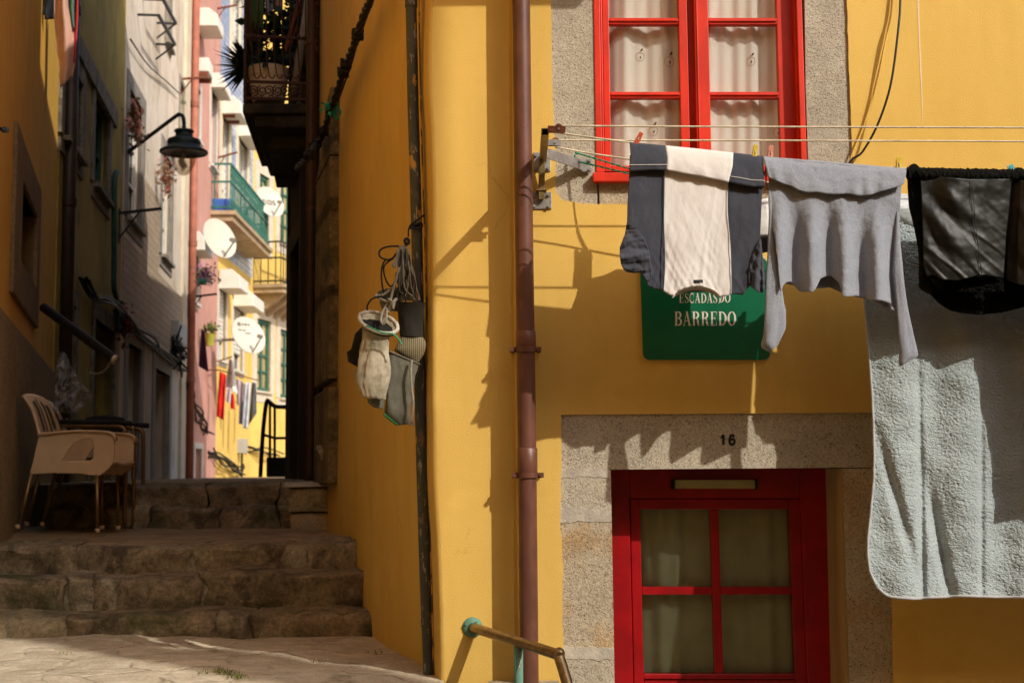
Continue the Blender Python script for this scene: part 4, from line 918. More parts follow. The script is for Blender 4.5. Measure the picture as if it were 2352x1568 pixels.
# ================================================================== CANVAS BAGS ON THE OLD PIPE
CANV = cloth('dirty_canvas', (.52, .47, .35), (.17, .145, .09), 600, .9, .1, .1, .05, .8, 18)
CANVG = cloth('grey_canvas', (.16, .155, .115), (.08, .078, .055), 600, .9, .1, .1, .1, .6, 20)
CANVD = cloth('dark_canvas', (.028, .024, .017), (.016, .0135, .0095), 600, .9, .1, .1, .1, .5, 20)
MESH, t, b = newmat('woven_mesh'); co = coords(t)
wv = N(t, 'ShaderNodeTexBrick'); wv.inputs['Scale'].default_value = 56; wv.offset = 0; wv.inputs['Mortar Size'].default_value = .075; wv.inputs['Brick Width'].default_value = .5; wv.inputs['Row Height'].default_value = .5
sx = N(t, 'ShaderNodeSeparateXYZ'); lk(t, co, sx.inputs[0]); cx_ = N(t, 'ShaderNodeCombineXYZ'); lk(t, sx.outputs[0], cx_.inputs[0]); lk(t, sx.outputs[2], cx_.inputs[1]); lk(t, cx_.outputs[0], wv.inputs['Vector'])
wv.inputs['Color1'].default_value = (.02, .018, .012, 1); wv.inputs['Color2'].default_value = (.03, .025, .018, 1); wv.inputs['Mortar'].default_value = (.30, .24, .12, 1)
lk(t, wv.outputs['Color'], b.inputs['Base Color']); b.inputs['Roughness'].default_value = .8
RIM = cloth('rope_rim', (.52, .47, .36), None, 300, .95, .2, .3, .2, .8, 60)
ROPEG = cloth('grey_rope', (.27, .24, .185), None, 300, .95, .3, .3, .1, .6, 60)
ROPEB = M('black_rope', (.016, .015, .013), .3, 100, .8, 300, .4, .002)
BY = .03
def bag(label, L, R, Y, k, mat_, rim=None, rimr=.010, seed=0, bottom=None, lean=.12, closed=False, folds=.12):
    LL = cm(c7, L); RR = cm(c7, R); c = at((LL[-1][0] + RR[-1][0]) / 2, LL[-1][1], Y)
    t_ = thing('canvas_bag', c, label, 'bag', 'bags hanging on the old pipe')
    wb = lambda t, v: folds * (math.sin(4 * t + 3 * v + seed) * min(v * 2, 1) * .8 + 1.3 * fbm(V(math.cos(t) * 2.2, math.sin(t) * 2.2, v * 2 + seed), 4) * min(.3 + v, 1) - 1.2 * max(0, 1 - 4 * abs(noise.noise(V(math.cos(t) * 1.7, math.sin(t) * 1.7 + v * .4, seed + v * .8)))) * min(v * 2, 1))
    ob = bulge_mb(LL, RR, 40, 36, Y, k, wob=wb, tilt=rim[1] if isinstance(rim, tuple) else 0).build('sack', mat_, t_, smooth=True)
    if not closed: ob.modifiers.new('thick', 'SOLIDIFY').thickness = .003
    if rim:
        a = at(*LL[0], Y); b_ = at(*RR[0], Y); cc = (a + b_) / 2; h_ = (b_ - a) / 2; mb = MB(); n = 40; kk = k(0) if callable(k) else k
        tl = rim[1] if isinstance(rim, tuple) else 0
        pts = [cc + h_ * math.cos(2 * math.pi * i / n) * 1.02 + V(0, -1, 0) * h_.length * kk * math.sin(2 * math.pi * i / n) * 1.04 + V(0, 0, -tl * math.sin(2 * math.pi * i / n)) for i in range(n + 1)]
        mb.tube(pts, [rimr * (1 + .25 * nz(i * .9, seed)) for i in range(n + 1)], 9, cap=False); mb.build('rim', rim[0] if isinstance(rim, tuple) else rim, t_, smooth=True)
        mb = MB(); mb.add([p * .9 + cc * .1 - V(0, 0, .02) for p in pts[:-1]], [tuple(range(n))]); mb.build('inside', DARK, t_)  # flat dark disc stands in for the shaded inside
    return t_
bag('black net bag at the back, leftmost of the bags on the pipe', [(168, 775), (120, 820), (95, 920), (68, 940), (75, 1000), (130, 1030)], [(200, 780), (195, 860), (180, 950), (165, 1000), (155, 1030), (145, 1045)], BY + .07, .5, CANVD, None, seed=3, closed=True)
bg = bag('dark grey bag mouth peeping out behind the rope cluster', [(275, 560), (278, 620), (295, 665)], [(430, 535), (430, 600), (410, 680)], BY + .06, .55, CANVG, (CANVG, .012), .006, 4)
b3 = bag('dark canvas bag with a woven mesh base, against the pipe', [(385, 625), (395, 700), (405, 780), (412, 840)], [(570, 625), (562, 690), (556, 780), (555, 850)], BY + .02, .6, CANVD, None, .008, 5, closed=True, folds=.05)
ob = bulge_mb(cm(c7, [(412, 838), (395, 880), (372, 930), (420, 965), (500, 1003)]), cm(c7, [(556, 846), (575, 872), (580, 900), (565, 950), (525, 1006)]), 16, 30, BY + .015, .35, wob=lambda t, v: .04 * fbm(V(math.cos(t), math.sin(t), v), 2)).build('mesh_base', MESH, b3, smooth=True)
bag('long grey canvas bag with green bottom edge, lowest of the bags', [(340, 935), (332, 1050), (318, 1180), (305, 1335), (395, 1405)], [(530, 1015), (505, 1100), (495, 1200), (482, 1320), (462, 1400)], BY + .0, .26, CANVG, (CANVG, .0), .004, 9, folds=.12)
mm_ = MB(); mm_.tube([at(*c7(x, y), BY - .04) for x, y in ((306, 1335), (350, 1372), (392, 1404))], .006, 8)
mm_.build('green_edge', M('green_edge_paint', (.03, .16, .04), .3, 40), [o for o in COL.objects if o.name.startswith('canvas_bag')][-1])
wb_ = bag('whitish canvas bag with a thick frayed rim, in front of the others', [(152, 715), (180, 800), (182, 860), (165, 960), (140, 1090), (142, 1130), (172, 1222)], [(392, 785), (345, 830), (330, 900), (322, 1000), (322, 1120), (312, 1190), (300, 1240)], BY - .05, lambda v: lerp(.44, .20, min(v * 3, 1)), CANV, (RIM, .045), .0085, 12, folds=.24)
m1 = MB(); m1.tube(smooth_poly([at(*c7(x, y), BY - .13) for x, y in ((195, 770), (250, 795), (300, 815), (360, 822), (395, 850), (418, 888))], 6), .0038, 7); m1.build('green_cord', M('green_cord', (.05, .32, .17), .2, 90), wb_, smooth=True)
bulge_mb(cm(c7, [(200, 1235), (203, 1262), (240, 1292)]), cm(c7, [(304, 1240), (305, 1280), (300, 1302)]), 8, 18, BY - .0, .5).build('fringe', CANVG, wb_, smooth=True)
rp = thing('rope_bundle', at(945, 560, BY), 'bundle of knotted grey and black ropes tied to the old pipe', 'rope')
def rp_(pts, r, mat_, y=BY, nm='rope'):
    MB().tube(smooth_poly([at(*c7(x, yy), y + dy) for x, yy, dy in pts], 7), r, 7).build(nm, mat_, rp, smooth=True)
rp_([(472, 150, -.02), (500, 140, .06), (545, 120, .07), (545, 145, .07), (500, 150, .05), (470, 140, .12), (500, 112, .06), (566, 62, .06)], .0045, ROPEB)
rp_([(545, 112, .07), (500, 128, .05), (466, 150, .09), (462, 200, .04)], .0035, ROPEB)
rp_([(455, 215, 0), (440, 225, -.02), (448, 250, -.02), (465, 240, 0), (460, 218, .01)], .007, ROPEB)
rp_([(440, 265, 0), (340, 266, -.03), (282, 290, -.04), (285, 335, -.04), (350, 350, -.02), (385, 310, 0), (430, 275, .01)], .0042, ROPEB)
rp_([(435, 270, 0), (360, 340, -.03), (310, 360, -.04), (290, 430, -.04), (300, 540, -.03), (318, 575, -.02)], .0040, ROPEB)
rp_([(435, 280, 0), (350, 350, -.02), (305, 400, -.03), (320, 480, -.04), (355, 520, -.03), (390, 450, -.02), (405, 380, -.02)], .0038, ROPEB)
rp_([(330, 590, -.05), (280, 585, -.07), (230, 600, -.08), (202, 640, -.08), (200, 670, -.06)], .0042, ROPEB)
for k in range(9):
    x0 = 405 + k * 6; rp_([(x0, 262, -.01), (x0 - 2 + k * 3, 380, -.02 - .004 * (k % 3)), (400 + k * 11, 500, -.02), (425 + k * 9, 610, .0)], .0062, ROPEG)
for k in range(4): rp_([(400 - k * 3, 285, -.02), (385, 340 + 8 * k, -.03), (362 + 3 * k, 380, -.04), (375, 396 + k, -.04), (395, 360, -.03), (410, 300, -.02)], .0045, ROPEG)
rp_([(420, 350, -.03), (390, 450, -.05), (355, 580, -.06), (345, 640, -.07), (335, 690, -.09)], .0060, ROPEG)
rp_([(350, 600, -.06), (300, 680, -.08), (288, 740, -.1), (305, 758, -.1), (322, 720, -.1), (325, 660, -.08)], .0058, ROPEG)
rp_([(390, 600, -.05), (350, 625, -.07), (250, 580, -.06), (300, 575, -.05), (345, 540, -.05)], .0052, ROPEG)
for k in range(5): rp_([(335 + 6 * k, 600 + 9 * k, -.08), (365, 620 + 10 * k, -.1), (380 - 4 * k, 600 + 14 * k, -.08), (345, 640 + 9 * k, -.09)], .0055, ROPEG)
for k in range(3): rp_([(440 + 5 * k, 300, -.01), (485 + 5 * k, 430, -.02), (500 + 6 * k, 530, -.02), (520 + 5 * k, 585, .0), (530, 610, 0)], .0045, [ROPEG, M('orange_rope', (.45, .12, .03), .3, 100), ROPEG][k])
rp_([(484, 990, -.04), (478, 1080, -.05), (485, 1180, -.05), (494, 1260, -.05), (488, 1340, -.05), (478, 1410, -.05)], .0056, ROPEG)
rq = random.Random(21)
for k in range(16):
    x0 = rq.uniform(415, 455); rp_([(x0, rq.uniform(262, 300), -.01), (x0 + rq.uniform(-35, 25), rq.uniform(350, 420), -.03 - .02 * rq.random()), (x0 + rq.uniform(-60, 60), rq.uniform(450, 540), -.03), (x0 + rq.uniform(-60, 90), rq.uniform(560, 630), -.02)], rq.uniform(.0025, .0048), [ROPEG, ROPEB, CANVG, CANVD][k % 4])
for k in range(5): rp_([(480, 1335, -.05), (470 + 5 * k, 1375, -.055), (466 + 7 * k, 1400 + 4 * (k % 3), -.05)], .0026, ROPEG, nm='frayed_end')
# ================================================================== THE ALLEY
B1 = Wall(-.87 - .262 * 6.2, 0, -.262, 1, 1)          # left row, near to far (world y = depth - 6.2)
B2 = Wall(-2.39 - .1518 * 6.2, 0, -.1518, 1, 1)
B3 = Wall(-3.03 - .118 * 6.2, 0, -.118, 1, 1)
B4 = Wall(-4.36 - .0692 * 6.2, 0, -.0692, 1, 1)
B5 = Wall(-5.99 - .0193 * 6.2, 0, -.0193, 1, 1)
B6 = Wall(-6.69 - .178 * 30.2, 0, .178, 1, 1)
def quad(W, pts, o=0):             # picture quad -> (s0, s1, z0, z1) on the wall
    q = [W.px(x, y, o) for x, y in pts]; ss = sorted(a for a, _ in q); zz = sorted(b_ for _, b_ in q); h = len(q) // 2
    return (sum(ss[:h]) / h, sum(ss[h:]) / h, sum(zz[:h]) / h, sum(zz[h:]) / h)
def house_wall(W, s0, s1, z0, z1, holes, mat_, parent, depth=3.0, rev=.22, name='wall', amp=0):
    mb = MB(); S = sorted({s0, s1, *[h[0] for h in holes], *[h[1] for h in holes]}); Z = sorted({z0, z1, *[h[2] for h in holes], *[h[3] for h in holes]})
    for a, b_ in zip(S, S[1:]):
        for c_, d_ in zip(Z, Z[1:]):
            if any(h[0] <= (a + b_) / 2 <= h[1] and h[2] <= (c_ + d_) / 2 <= h[3] for h in holes): continue
            mb.add([W.w(a, c_), W.w(b_, c_), W.w(b_, d_), W.w(a, d_)], [(0, 1, 2, 3)])
    for h in holes:
        P = [(h[0], h[2]), (h[1], h[2]), (h[1], h[3]), (h[0], h[3])]
        for (a, b_), (c_, d_) in zip(P, P[1:] + P[:1]): mb.add([W.w(a, b_), W.w(c_, d_), W.w(c_, d_, -rev), W.w(a, b_, -rev)], [(0, 1, 2, 3)])
    P = [(s0, z0), (s1, z0), (s1, z1), (s0, z1)]
    for (a, b_), (c_, d_) in zip(P, P[1:] + P[:1]): mb.add([W.w(a, b_), W.w(c_, d_), W.w(c_, d_, -depth), W.w(a, b_, -depth)], [(0, 1, 2, 3)])
    mb.add([W.w(a, b_, -depth) for a, b_ in P], [(0, 1, 2, 3)])
    return mb.build(name, mat_, parent)
def frame_bars(mb, W, q, wd, o0, o1, m=0):
    s0, s1, z0, z1 = q
    mb.wbox(W, s0, s0 + wd, z0, z1, o0, o1, m); mb.wbox(W, s1 - wd, s1, z0, z1, o0, o1, m)
    mb.wbox(W, s0 + wd, s1 - wd, z0, z0 + wd, o0, o1, m); mb.wbox(W, s0 + wd, s1 - wd, z1 - wd, z1, o0, o1, m)
def window_on(W, q, parent, frame_m, stone_m, pane_m, nx=2, nz_=3, fw=.06, sw=.16, sill=True, back=.13, bar=.028):
    s0, s1, z0, z1 = q; m1 = MB(); frame_bars(m1, W, q, fw, -back, -back + .05)
    for i in range(1, nx): s = lerp(s0 + fw, s1 - fw, i / nx); m1.wbox(W, s - bar, s + bar, z0 + fw, z1 - fw, -back + .003, -back + .042)
    for j in range(1, nz_): z = lerp(z0 + fw, z1 - fw, j / nz_); m1.wbox(W, s0 + fw, s1 - fw, z - bar * .7, z + bar * .7, -back + .006, -back + .036)
    wn = m1.build('window', frame_m, parent)
    m1 = MB(); m1.wbox(W, s0 + .02, s1 - .02, z0 + .02, z1 - .02, -back - .03, -back - .01); m1.build('pane', pane_m, wn)
    if stone_m:
        m1 = MB(); m1.wbox(W, s0 - sw, s0, z0, z1, -.06, .025); m1.wbox(W, s1, s1 + sw, z0, z1, -.06, .025); m1.wbox(W, s0 - sw, s1 + sw, z1, z1 + sw, -.06, .027)
        m1.wbox(W, s0 - sw * .8, s1 + sw * .8, z0 - sw * .9, z0 - .05, -.06, .02); m1.build('surround', stone_m, wn)
    if sill:
        m1 = MB(); m1.wbox(W, s0 - .06, s1 + .06, z0 - .05, z0, -.12, .09); m1.build('sill', stone_m or frame_m, wn)
    return wn
def door_on(W, q, parent, door_m, stone_m, sw=.18):
    s0, s1, z0, z1 = q; m1 = MB(); m1.wbox(W, s0, s1, z0, z1, -.30, -.22)
    for k in range(3): m1.wbox(W, lerp(s0, s1, .12), lerp(s0, s1, .88), lerp(z0, z1, .05 + .32 * k), lerp(z0, z1, .32 + .32 * k), -.22, -.205)
    d = m1.build('door', door_m, parent)
    m1 = MB(); m1.wbox(W, s0 - sw, s0, z0, z1, -.1, .022); m1.wbox(W, s1, s1 + sw, z0, z1, -.1, .022); m1.wbox(W, s0 - sw, s1 + sw, z1, z1 + sw, -.1, .025); m1.build('surround', stone_m, d)
    return d
def sz(W, px, z=1.0): return W.px(px, 1085)[0]
BST = oldstone('alley_stone', (.30, .26, .20), (.18, .155, .11), (.05, .05, .02), .5)
BST2 = granite('alley_granite', (.36, .33, .28), (.25, .23, .19), (.06, .05, .04), .6, .4)
DG = M('dark_green_paint', (.02, .075, .05), .3, 8, .5, 50, .1)
GPANE, t, b = newmat('dark_pane'); b.inputs['Base Color'].default_value = (.02, .028, .024, 1); b.inputs['Roughness'].default_value = .08
PANEL, t, b = newmat('pale_pane'); lk(t, mixc(t, ramp(t, noise_n(t, coords(t), 4, 3), [(.35, 0), (.65, 1)]), (.20, .21, .17), (.45, .42, .34)), b.inputs['Base Color']); b.inputs['Roughness'].default_value = .1
TOPZ = 14
# ---- left yellow house
Y1 = plaster('alley_yellow', (.72, .42, .07), (.66, .36, .055), 120, .2)
s0 = -9.0; s1 = sz(B1, 118)
h1_ = thing('yellow_house', B1.w(s1 - 2, .46), 'orange yellow house at the left edge with a small dark stone framed opening', 'house')
q1 = (B1.px(42, 480)[0], B1.px(80, 480)[0], B1.px(60, 632)[1], B1.px(60, 452)[1])
house_wall(B1, s0, s1, -1.4, 6.6, [q1], Y1, h1_, 4, .45)
m1 = MB(); e = .42
a = q1
m1.wbox(B1, a[0] - .55, a[0], a[2] - .30, a[3] + .28, -.42, .03); m1.wbox(B1, a[1], a[1] + .30, a[2] - .30, a[3] + .28, -.42, .03)
m1.wbox(B1, a[0], a[1], a[3], a[3] + .28, -.42, .028); m1.wbox(B1, a[0], a[1], a[2] - .30, a[2], -.42, .028)
wn = m1.build('window', granite('dark_granite', (.26, .18, .09), (.16, .11, .055), (.06, .045, .03), .5, .9), h1_, bevel=.01)
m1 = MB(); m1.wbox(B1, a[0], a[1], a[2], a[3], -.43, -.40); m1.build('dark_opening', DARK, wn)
zt = B1.px(48, 775)[1]
m1 = MB(); m1.wbox(B1, s0, s1 - .05, -1.3, zt, -.02, .03)
m1.build('plinth', granite('plinth_render', (.36, .27, .15), (.20, .14, .07), (.08, .06, .035), .4, 1.0), h1_)
t_ = thing('drainpipe', B1.w(s1, .46, .1), 'dark brown drainpipe at the far corner of the left yellow house', 'drainpipe')
MB().tube([B1.w(s1 + .02, .45, .10), B1.w(s1 + .02, 6.6, .10)], .075, 14).build('pipe', M('dark_brown_paint', (.035, .018, .010), .3, 10, .5), t_, smooth=True)
m1 = MB()
for z in (1.9, 3.6, 5.6): m1.tube([B1.w(s1 + .02, z, .10), B1.w(s1 + .02, z + .08, .10)], .088, 14)
m1.build('collar', M('pipe_collar', (.04, .02, .012), .3, 10, .5), t_, smooth=True, angle=40)
m1 = MB(); c = B1.pt(8, 297, .12); m1.tube([B1.pt(-4, 296, .0), B1.pt(0, 296, .08), B1.pt(9, 298, .08)], .010, 8); m1.tube([B1.pt(9, 298, .08), B1.pt(14, 298.5, .08)], .018, 10)
tag(m1.build('wall_spout', BLACKM), 'tiny black iron spout on the left yellow wall', 'spout')
# ---- olive house
OLV = plaster('olive_plaster', (.40, .29, .065), (.29, .21, .055), 100, .2, stain=(.13, .105, .045))
sa, sb = s1 = sz(B2, 119), sz(B2, 269)
h2_ = thing('olive_house', B2.w((sa + sb) / 2, .8), 'shaded olive ochre house with two dark green windows', 'house')
qa = quad(B2, [c1(345, 320), c1(345, 760), c1(440, 430), c1(440, 880)]); qb = quad(B2, [c1(515, 520), c1(505, 1010), c1(592, 610), c1(590, 1110)])
qd1 = (sz(B2, 145), sz(B2, 163), .8, B2.px(150, 690)[1]); qd2 = (sz(B2, 208), sz(B2, 254), .8, B2.px(230, 740)[1])
house_wall(B2, sa, sb, .2, 7.9, [qa, qb, qd1, qd2], OLV, h2_, 4)
for q in (qa, qb): window_on(B2, q, h2_, DG, BST, DG, 2, 2, .07, .20)
for q in (qd1, qd2): door_on(B2, q, h2_, DG, BST)
m1 = MB(); zz_ = B2.px(215, 165)[1]; m1.wbox(B2, qa[0] - .3, qb[1] + .5, qa[3] + .20, qa[3] + .42, -.02, .05); m1.build('stringcourse', BST, h2_)
# ---- pale house
PALE = plaster('pale_plaster', (.66, .58, .49), (.58, .49, .38), 60, .3, stain=(.40, .30, .20), big=.4)
sa, sb = sz(B3, 270), sz(B3, 418)
h3_ = thing('pale_house', B3.w((sa + sb) / 2, .8), 'weathered pale plaster house with patched masonry and tall pale windows', 'house')
qs = [quad(B3, [c1(705, 500), c1(690, 1180), c1(768, 580), c1(778, 1290)]), quad(B3, [c1(885, 830), c1(880, 1400), c1(930, 880), c1(935, 1450)]),
      (sz(B3, 362), sz(B3, 374), 8.1, 9.8), (sz(B3, 398), sz(B3, 408), 6.6, 8.0)]
qd = [(sz(B3, 287), sz(B3, 317), .8, B3.px(300, 790)[1]), (sz(B3, 351), sz(B3, 384), .8, B3.px(365, 850)[1])]
house_wall(B3, sa, sb, .2, 10.8, qs + qd, PALE, h3_, 4)
WHT = M('white_window_paint', (.62, .58, .52), .12, 8, .5)
DRK3 = M('dark_door_wood', (.022, .018, .013), .4, 6, .6)
SURR3 = M('grey_surround', (.27, .24, .20), .25, 6, .85, 40, .3)
for i, q in enumerate(qs): window_on(B3, q, h3_, WHT, SURR3, GPANE, 2, 3, .07, .22 if i < 2 else .1)
for q in qd: door_on(B3, q, h3_, DRK3, BST2, .30)
REDF = M('dusty_red_wood', (.30, .085, .05), .3, 9, .7)
for q in qs[:2]:
    m1 = MB(); s_m = (q[0] + q[1]) / 2; R_ = (q[1] - q[0]) / 2
    P = [B3.w(s_m + R_ * math.cos(a), q[3] - .45 + .42 * math.sin(a), -.05) for a in [math.pi * i / 14 for i in range(15)]]
    m1.tube(P, .05, 8); m1.build('arched_head', REDF, h3_, smooth=True)
BRK = M('exposed_masonry', (.42, .31, .20), .3, 3, .9, 30, .5, .02)
m, t, b = newmat('exposed_stonework'); co = coords(t)
sx = N(t, 'ShaderNodeSeparateXYZ'); lk(t, co, sx.inputs[0]); cx_ = N(t, 'ShaderNodeCombineXYZ'); lk(t, sx.outputs[1], cx_.inputs[0]); lk(t, sx.outputs[2], cx_.inputs[1])
bk = N(t, 'ShaderNodeTexBrick'); bk.inputs['Scale'].default_value = 2.2; bk.inputs['Mortar Size'].default_value = .025; lk(t, cx_.outputs[0], bk.inputs['Vector'])
bk.inputs['Color1'].default_value = (.42, .30, .19, 1); bk.inputs['Color2'].default_value = (.33, .24, .15, 1); bk.inputs['Mortar'].default_value = (.20, .15, .10, 1)
lk(t, mixc(t, ramp(t, noise_n(t, co, 6, 5, .7), [(.3, 0), (.7, .5)]), bk.outputs['Color'], (.5, .42, .32)), b.inputs['Base Color']); b.inputs['Roughness'].default_value = .9
bump(t, b, bk.outputs['Fac'], -.6, .03); MAS = m
m1 = MB(); zA = B3.px(290, 690)[1]; zB = B3.px(300, 560)[1]
m1.wbox(B3, sa + .05, qs[0][0] - .25, zA, zB + .2, -.02, .008); m1.wbox(B3, qs[0][1] + .24, qs[1][0] - .24, zA, zB + 1.2, -.02, .006); m1.wbox(B3, sa + .05, sb - .1, zA - .25, qs[0][2] - .3, -.02, .007)
m1.build('exposed_stonework', MAS, h3_)
m1 = MB(); m1.wbox(B3, sz(B3, 408), sb, .8, 10.7, -.02, .05); m1.build('corner_pilaster', M('pale_pilaster', (.62, .54, .40), .15, 3, .85), h3_)
t_ = thing('drainpipe', B3.w(sb, .8), 'pinkish red drainpipe between the pale house and the pink house', 'drainpipe')
MB().tube([B3.w(sb + .12, .8, .12), B3.w(sb + .12, 10.8, .12)], .075, 12).build('pipe', M('pipe_pink', (.38, .13, .08), .2, 5, .6), t_, smooth=True)
m1 = MB()
for z in (2.6, 5.2, 7.9): m1.tube([B3.w(sb + .12, z, .12), B3.w(sb + .12, z + .1, .12)], .09, 12)
m1.build('collar', M('pipe_pink_collar', (.30, .10, .06), .2, 5, .6), t_, smooth=True, angle=40)
t_ = thing('drainpipe', B2.w(sz(B2, 268), .8), 'thin dark green pipe between the olive house and the pale house', 'drainpipe')
MB().tube(smooth_poly([B2.pt(270, 395, .08), B2.pt(263, 420, .08), B2.pt(262, 600, .08), B2.pt(262, 660, .08), B2.pt(268, 690, .08), B2.pt(270, 760, .08)], 5), .035, 8).build('pipe', DG, t_, smooth=True)
# ---- pink house
PINK = plaster('pink_plaster', (.56, .30, .245), (.48, .255, .205), 60, .25, stain=(.46, .22, .16))
sa, sb = sz(B4, 421), sz(B4, 494)
h4_ = thing('pink_house', B4.w((sa + sb) / 2, .8), 'sunlit salmon pink house in the alley with roller shutter boxes', 'house')
qs4 = [(sz(B4, 429), sz(B4, 446), B4.px(438, 690)[1], B4.px(438, 575)[1]), (sz(B4, 430), sz(B4, 447), B4.px(438, 300)[1], B4.px(438, 175)[1]), (sz(B4, 472), sz(B4, 486), B4.px(478, 370)[1], B4.px(478, 190)[1]),
       (sz(B4, 446), sz(B4, 462), .8, B4.px(455, 1030)[1])]
house_wall(B4, sa, sb, .2, 12.5, qs4, PINK, h4_, 4)
for q in qs4[:3]: window_on(B4, q, h4_, WHT, WHT, GPANE, 2, 2, .08, .12)
door_on(B4, qs4[3], h4_, WHT, WHT, .12)
SHUT, t, b = newmat('white_shutter'); co = coords(t); wv = N(t, 'ShaderNodeTexWave', bands_direction='Z'); wv.inputs['Scale'].default_value = 3.4; lk(t, co, wv.inputs['Vector'])
lk(t, ramp(t, wv.outputs['Fac'], [(.0, (.36, .35, .31)), (.3, (.72, .69, .62))]), b.inputs['Base Color']); bump(t, b, wv.outputs['Fac'], .8, .02); b.inputs['Roughness'].default_value = .5
WBOX = M('white_box', (.74, .70, .61), .08, 5, .5)
def shutter_box(W, q, parent, h=.28, d=.30):
    s0, s1, z0, z1 = q; m1 = MB(); m1.prism([W.w(s0 - .12, z1 - .02, .02), W.w(s0 - .12, z1 + h, .02), W.w(s0 - .12, z1 + h, d * .6), W.w(s0 - .12, z1 + h * .6, d), W.w(s0 - .12, z1 - .02, d)], W.d * (s1 - s0 + .24))
    return m1.build('shutter_box', WBOX, parent, bevel=.015)
shutter_box(B4, qs4[0], h4_, .35, .3)
q = qs4[2]; shutter_box(B4, q, h4_, .3)
q = (sz(B4, 434), sz(B4, 446), 0, B4.px(440, 42)[1]); shutter_box(B4, q, h4_, .35, .45)
# ---- tiled house with yellow ground floor
TIL, t, b = newmat('blue_tiles'); co = coords(t)
v = N(t, 'ShaderNodeTexVoronoi', feature='F1'); v.inputs['Scale'].default_value = 7; v.inputs['Randomness'].default_value = .25; lk(t, co, v.inputs['Vector'])
lk(t, mixc(t, ramp(t, v.outputs['Distance'], [(.25, 0), (.6, 1)]), (.62, .62, .60), (.20, .26, .42)), b.inputs['Base Color']); b.inputs['Roughness'].default_value = .25
CREAMW = plaster('cream_plaster', (.70, .62, .46), (.62, .53, .36), 60, .2)
YFAR = plaster('far_yellow', (.72, .50, .135), (.66, .44, .11), 60, .2)
sa, sb = sz(B5, 494), sz(B5, 579)
zb = B5.px(530, 600)[1]
h5_ = thing('tiled_house', B5.w((sa + sb) / 2, .8), 'house with blue tiled upper floors above a yellow shuttered ground floor', 'house')
qs5 = [(sz(B5, 482), sz(B5, 513), B5.px(500, 825)[1], B5.px(500, 660)[1]), (sz(B5, 531), sz(B5, 554), B5.px(540, 850)[1], B5.px(540, 705)[1])]
qs5[0] = (sa + .15, sz(B5, 514), qs5[0][2], qs5[0][3])
house_wall(B5, sa, sb, .2, zb, qs5, YFAR, h5_, 4)
for q in qs5:
    window_on(B5, q, h5_, WHT, WHT, GPANE, 2, 2, .07, .14); shutter_box(B5, q, h5_, .42, .5)
    m1 = MB(); m1.wbox(B5, q[0] + .05, q[1] - .05, lerp(q[2], q[3], .28), q[3], -.09, -.05); m1.build('roller_shutter', SHUT, h5_)
qu5 = [(sz(B5, 499), sz(B5, 516), zb + .75, zb + 3.2), (sz(B5, 538), sz(B5, 560), zb + .75, zb + 3.2), (sz(B5, 520), sz(B5, 536), zb + 5, zb + 7)]
house_wall(B5, sa, sb, zb + .002, 14.5, qu5, TIL, h5_, 4, .2, 'tiled_wall')
for q in qu5: window_on(B5, q, h5_, WHT, CREAMW, SHUT, 2, 3, .08, .25); shutter_box(B5, q, h5_, .4, .45)
SLAB = M('balcony_slab', (.42, .31, .19), .25, 4, .85, 40, .3)
GIR = M('green_iron', (.035, .155, .115), .3, 8, .5)
bs0, zs = B5.px(535, 484, .6); bs1 = B5.px(620, 598, .6)[0]
def balcony(W, s0, s1, z, d, parent, slab_m, iron_m, h=1.05, step=.13, brackets=0, scroll=True):
    m1 = MB(); m1.wbox(W, s0, s1, z - .22, z, -.02, d); m1.wbox(W, s0 - .06, s1 + .06, z - .09, z - .001, .0, d + .06)
    for k in range(brackets):
        s = lerp(s0 + .25, s1 - .25, k / max(brackets - 1, 1)); m1.prism([W.w(s, z - .2, 0), W.w(s, z - .75, 0), W.w(s, z - .45, d * .6), W.w(s, z - .2, d * .95)], W.d * .2)
    bal = m1.build('balcony', slab_m, parent)
    m1 = MB(); o = d - .06
    for zz_ in (z + .08, z + h * .62, z + h): m1.bar(W.w(s0, zz_, o), W.w(s1, zz_, o), .04, .04); m1.bar(W.w(s0, zz_, 0), W.w(s0, zz_, o), .04, .04); m1.bar(W.w(s1, zz_, 0), W.w(s1, zz_, o), .04, .04)
    n = int((s1 - s0) / step)
    for i in range(n + 1): s = lerp(s0, s1, i / n); m1.bar(W.w(s, z, o), W.w(s, z + h, o), .022, .022, up=(1, 0, 0))
    for s in (s0, s1):
        for i in range(int(d / step)): m1.bar(W.w(s, z, i * step), W.w(s, z + h, i * step), .025, .025, up=(1, 0, 0))
    if scroll:
        for i in range(n):
            s = lerp(s0, s1, (i + .5) / n)
            for zc, r in ((z + .22, .055), (z + .78, .05), (z + h - .09, .05)): m1.tube([W.w(s + r * math.cos(a), zc + r * math.sin(a), o) for a in [k * math.pi / 4 for k in range(9)]], .011, 4, cap=False)
    m1.build('railing', iron_m, bal); return bal
balcony(B5, bs0, bs1, zs, .6, h5_, SLAB, GIR, 1.02, .2)
m1 = MB(); m1.box(B5.w(bs0 + .35, zs + .16, .3), (.42, .4, .28)); 
tag(m1.build('crate', M('blue_plastic', (.05, .13, .42), .2, 5, .4), bevel=.03), 'blue plastic crate on the green railed balcony', 'crate')
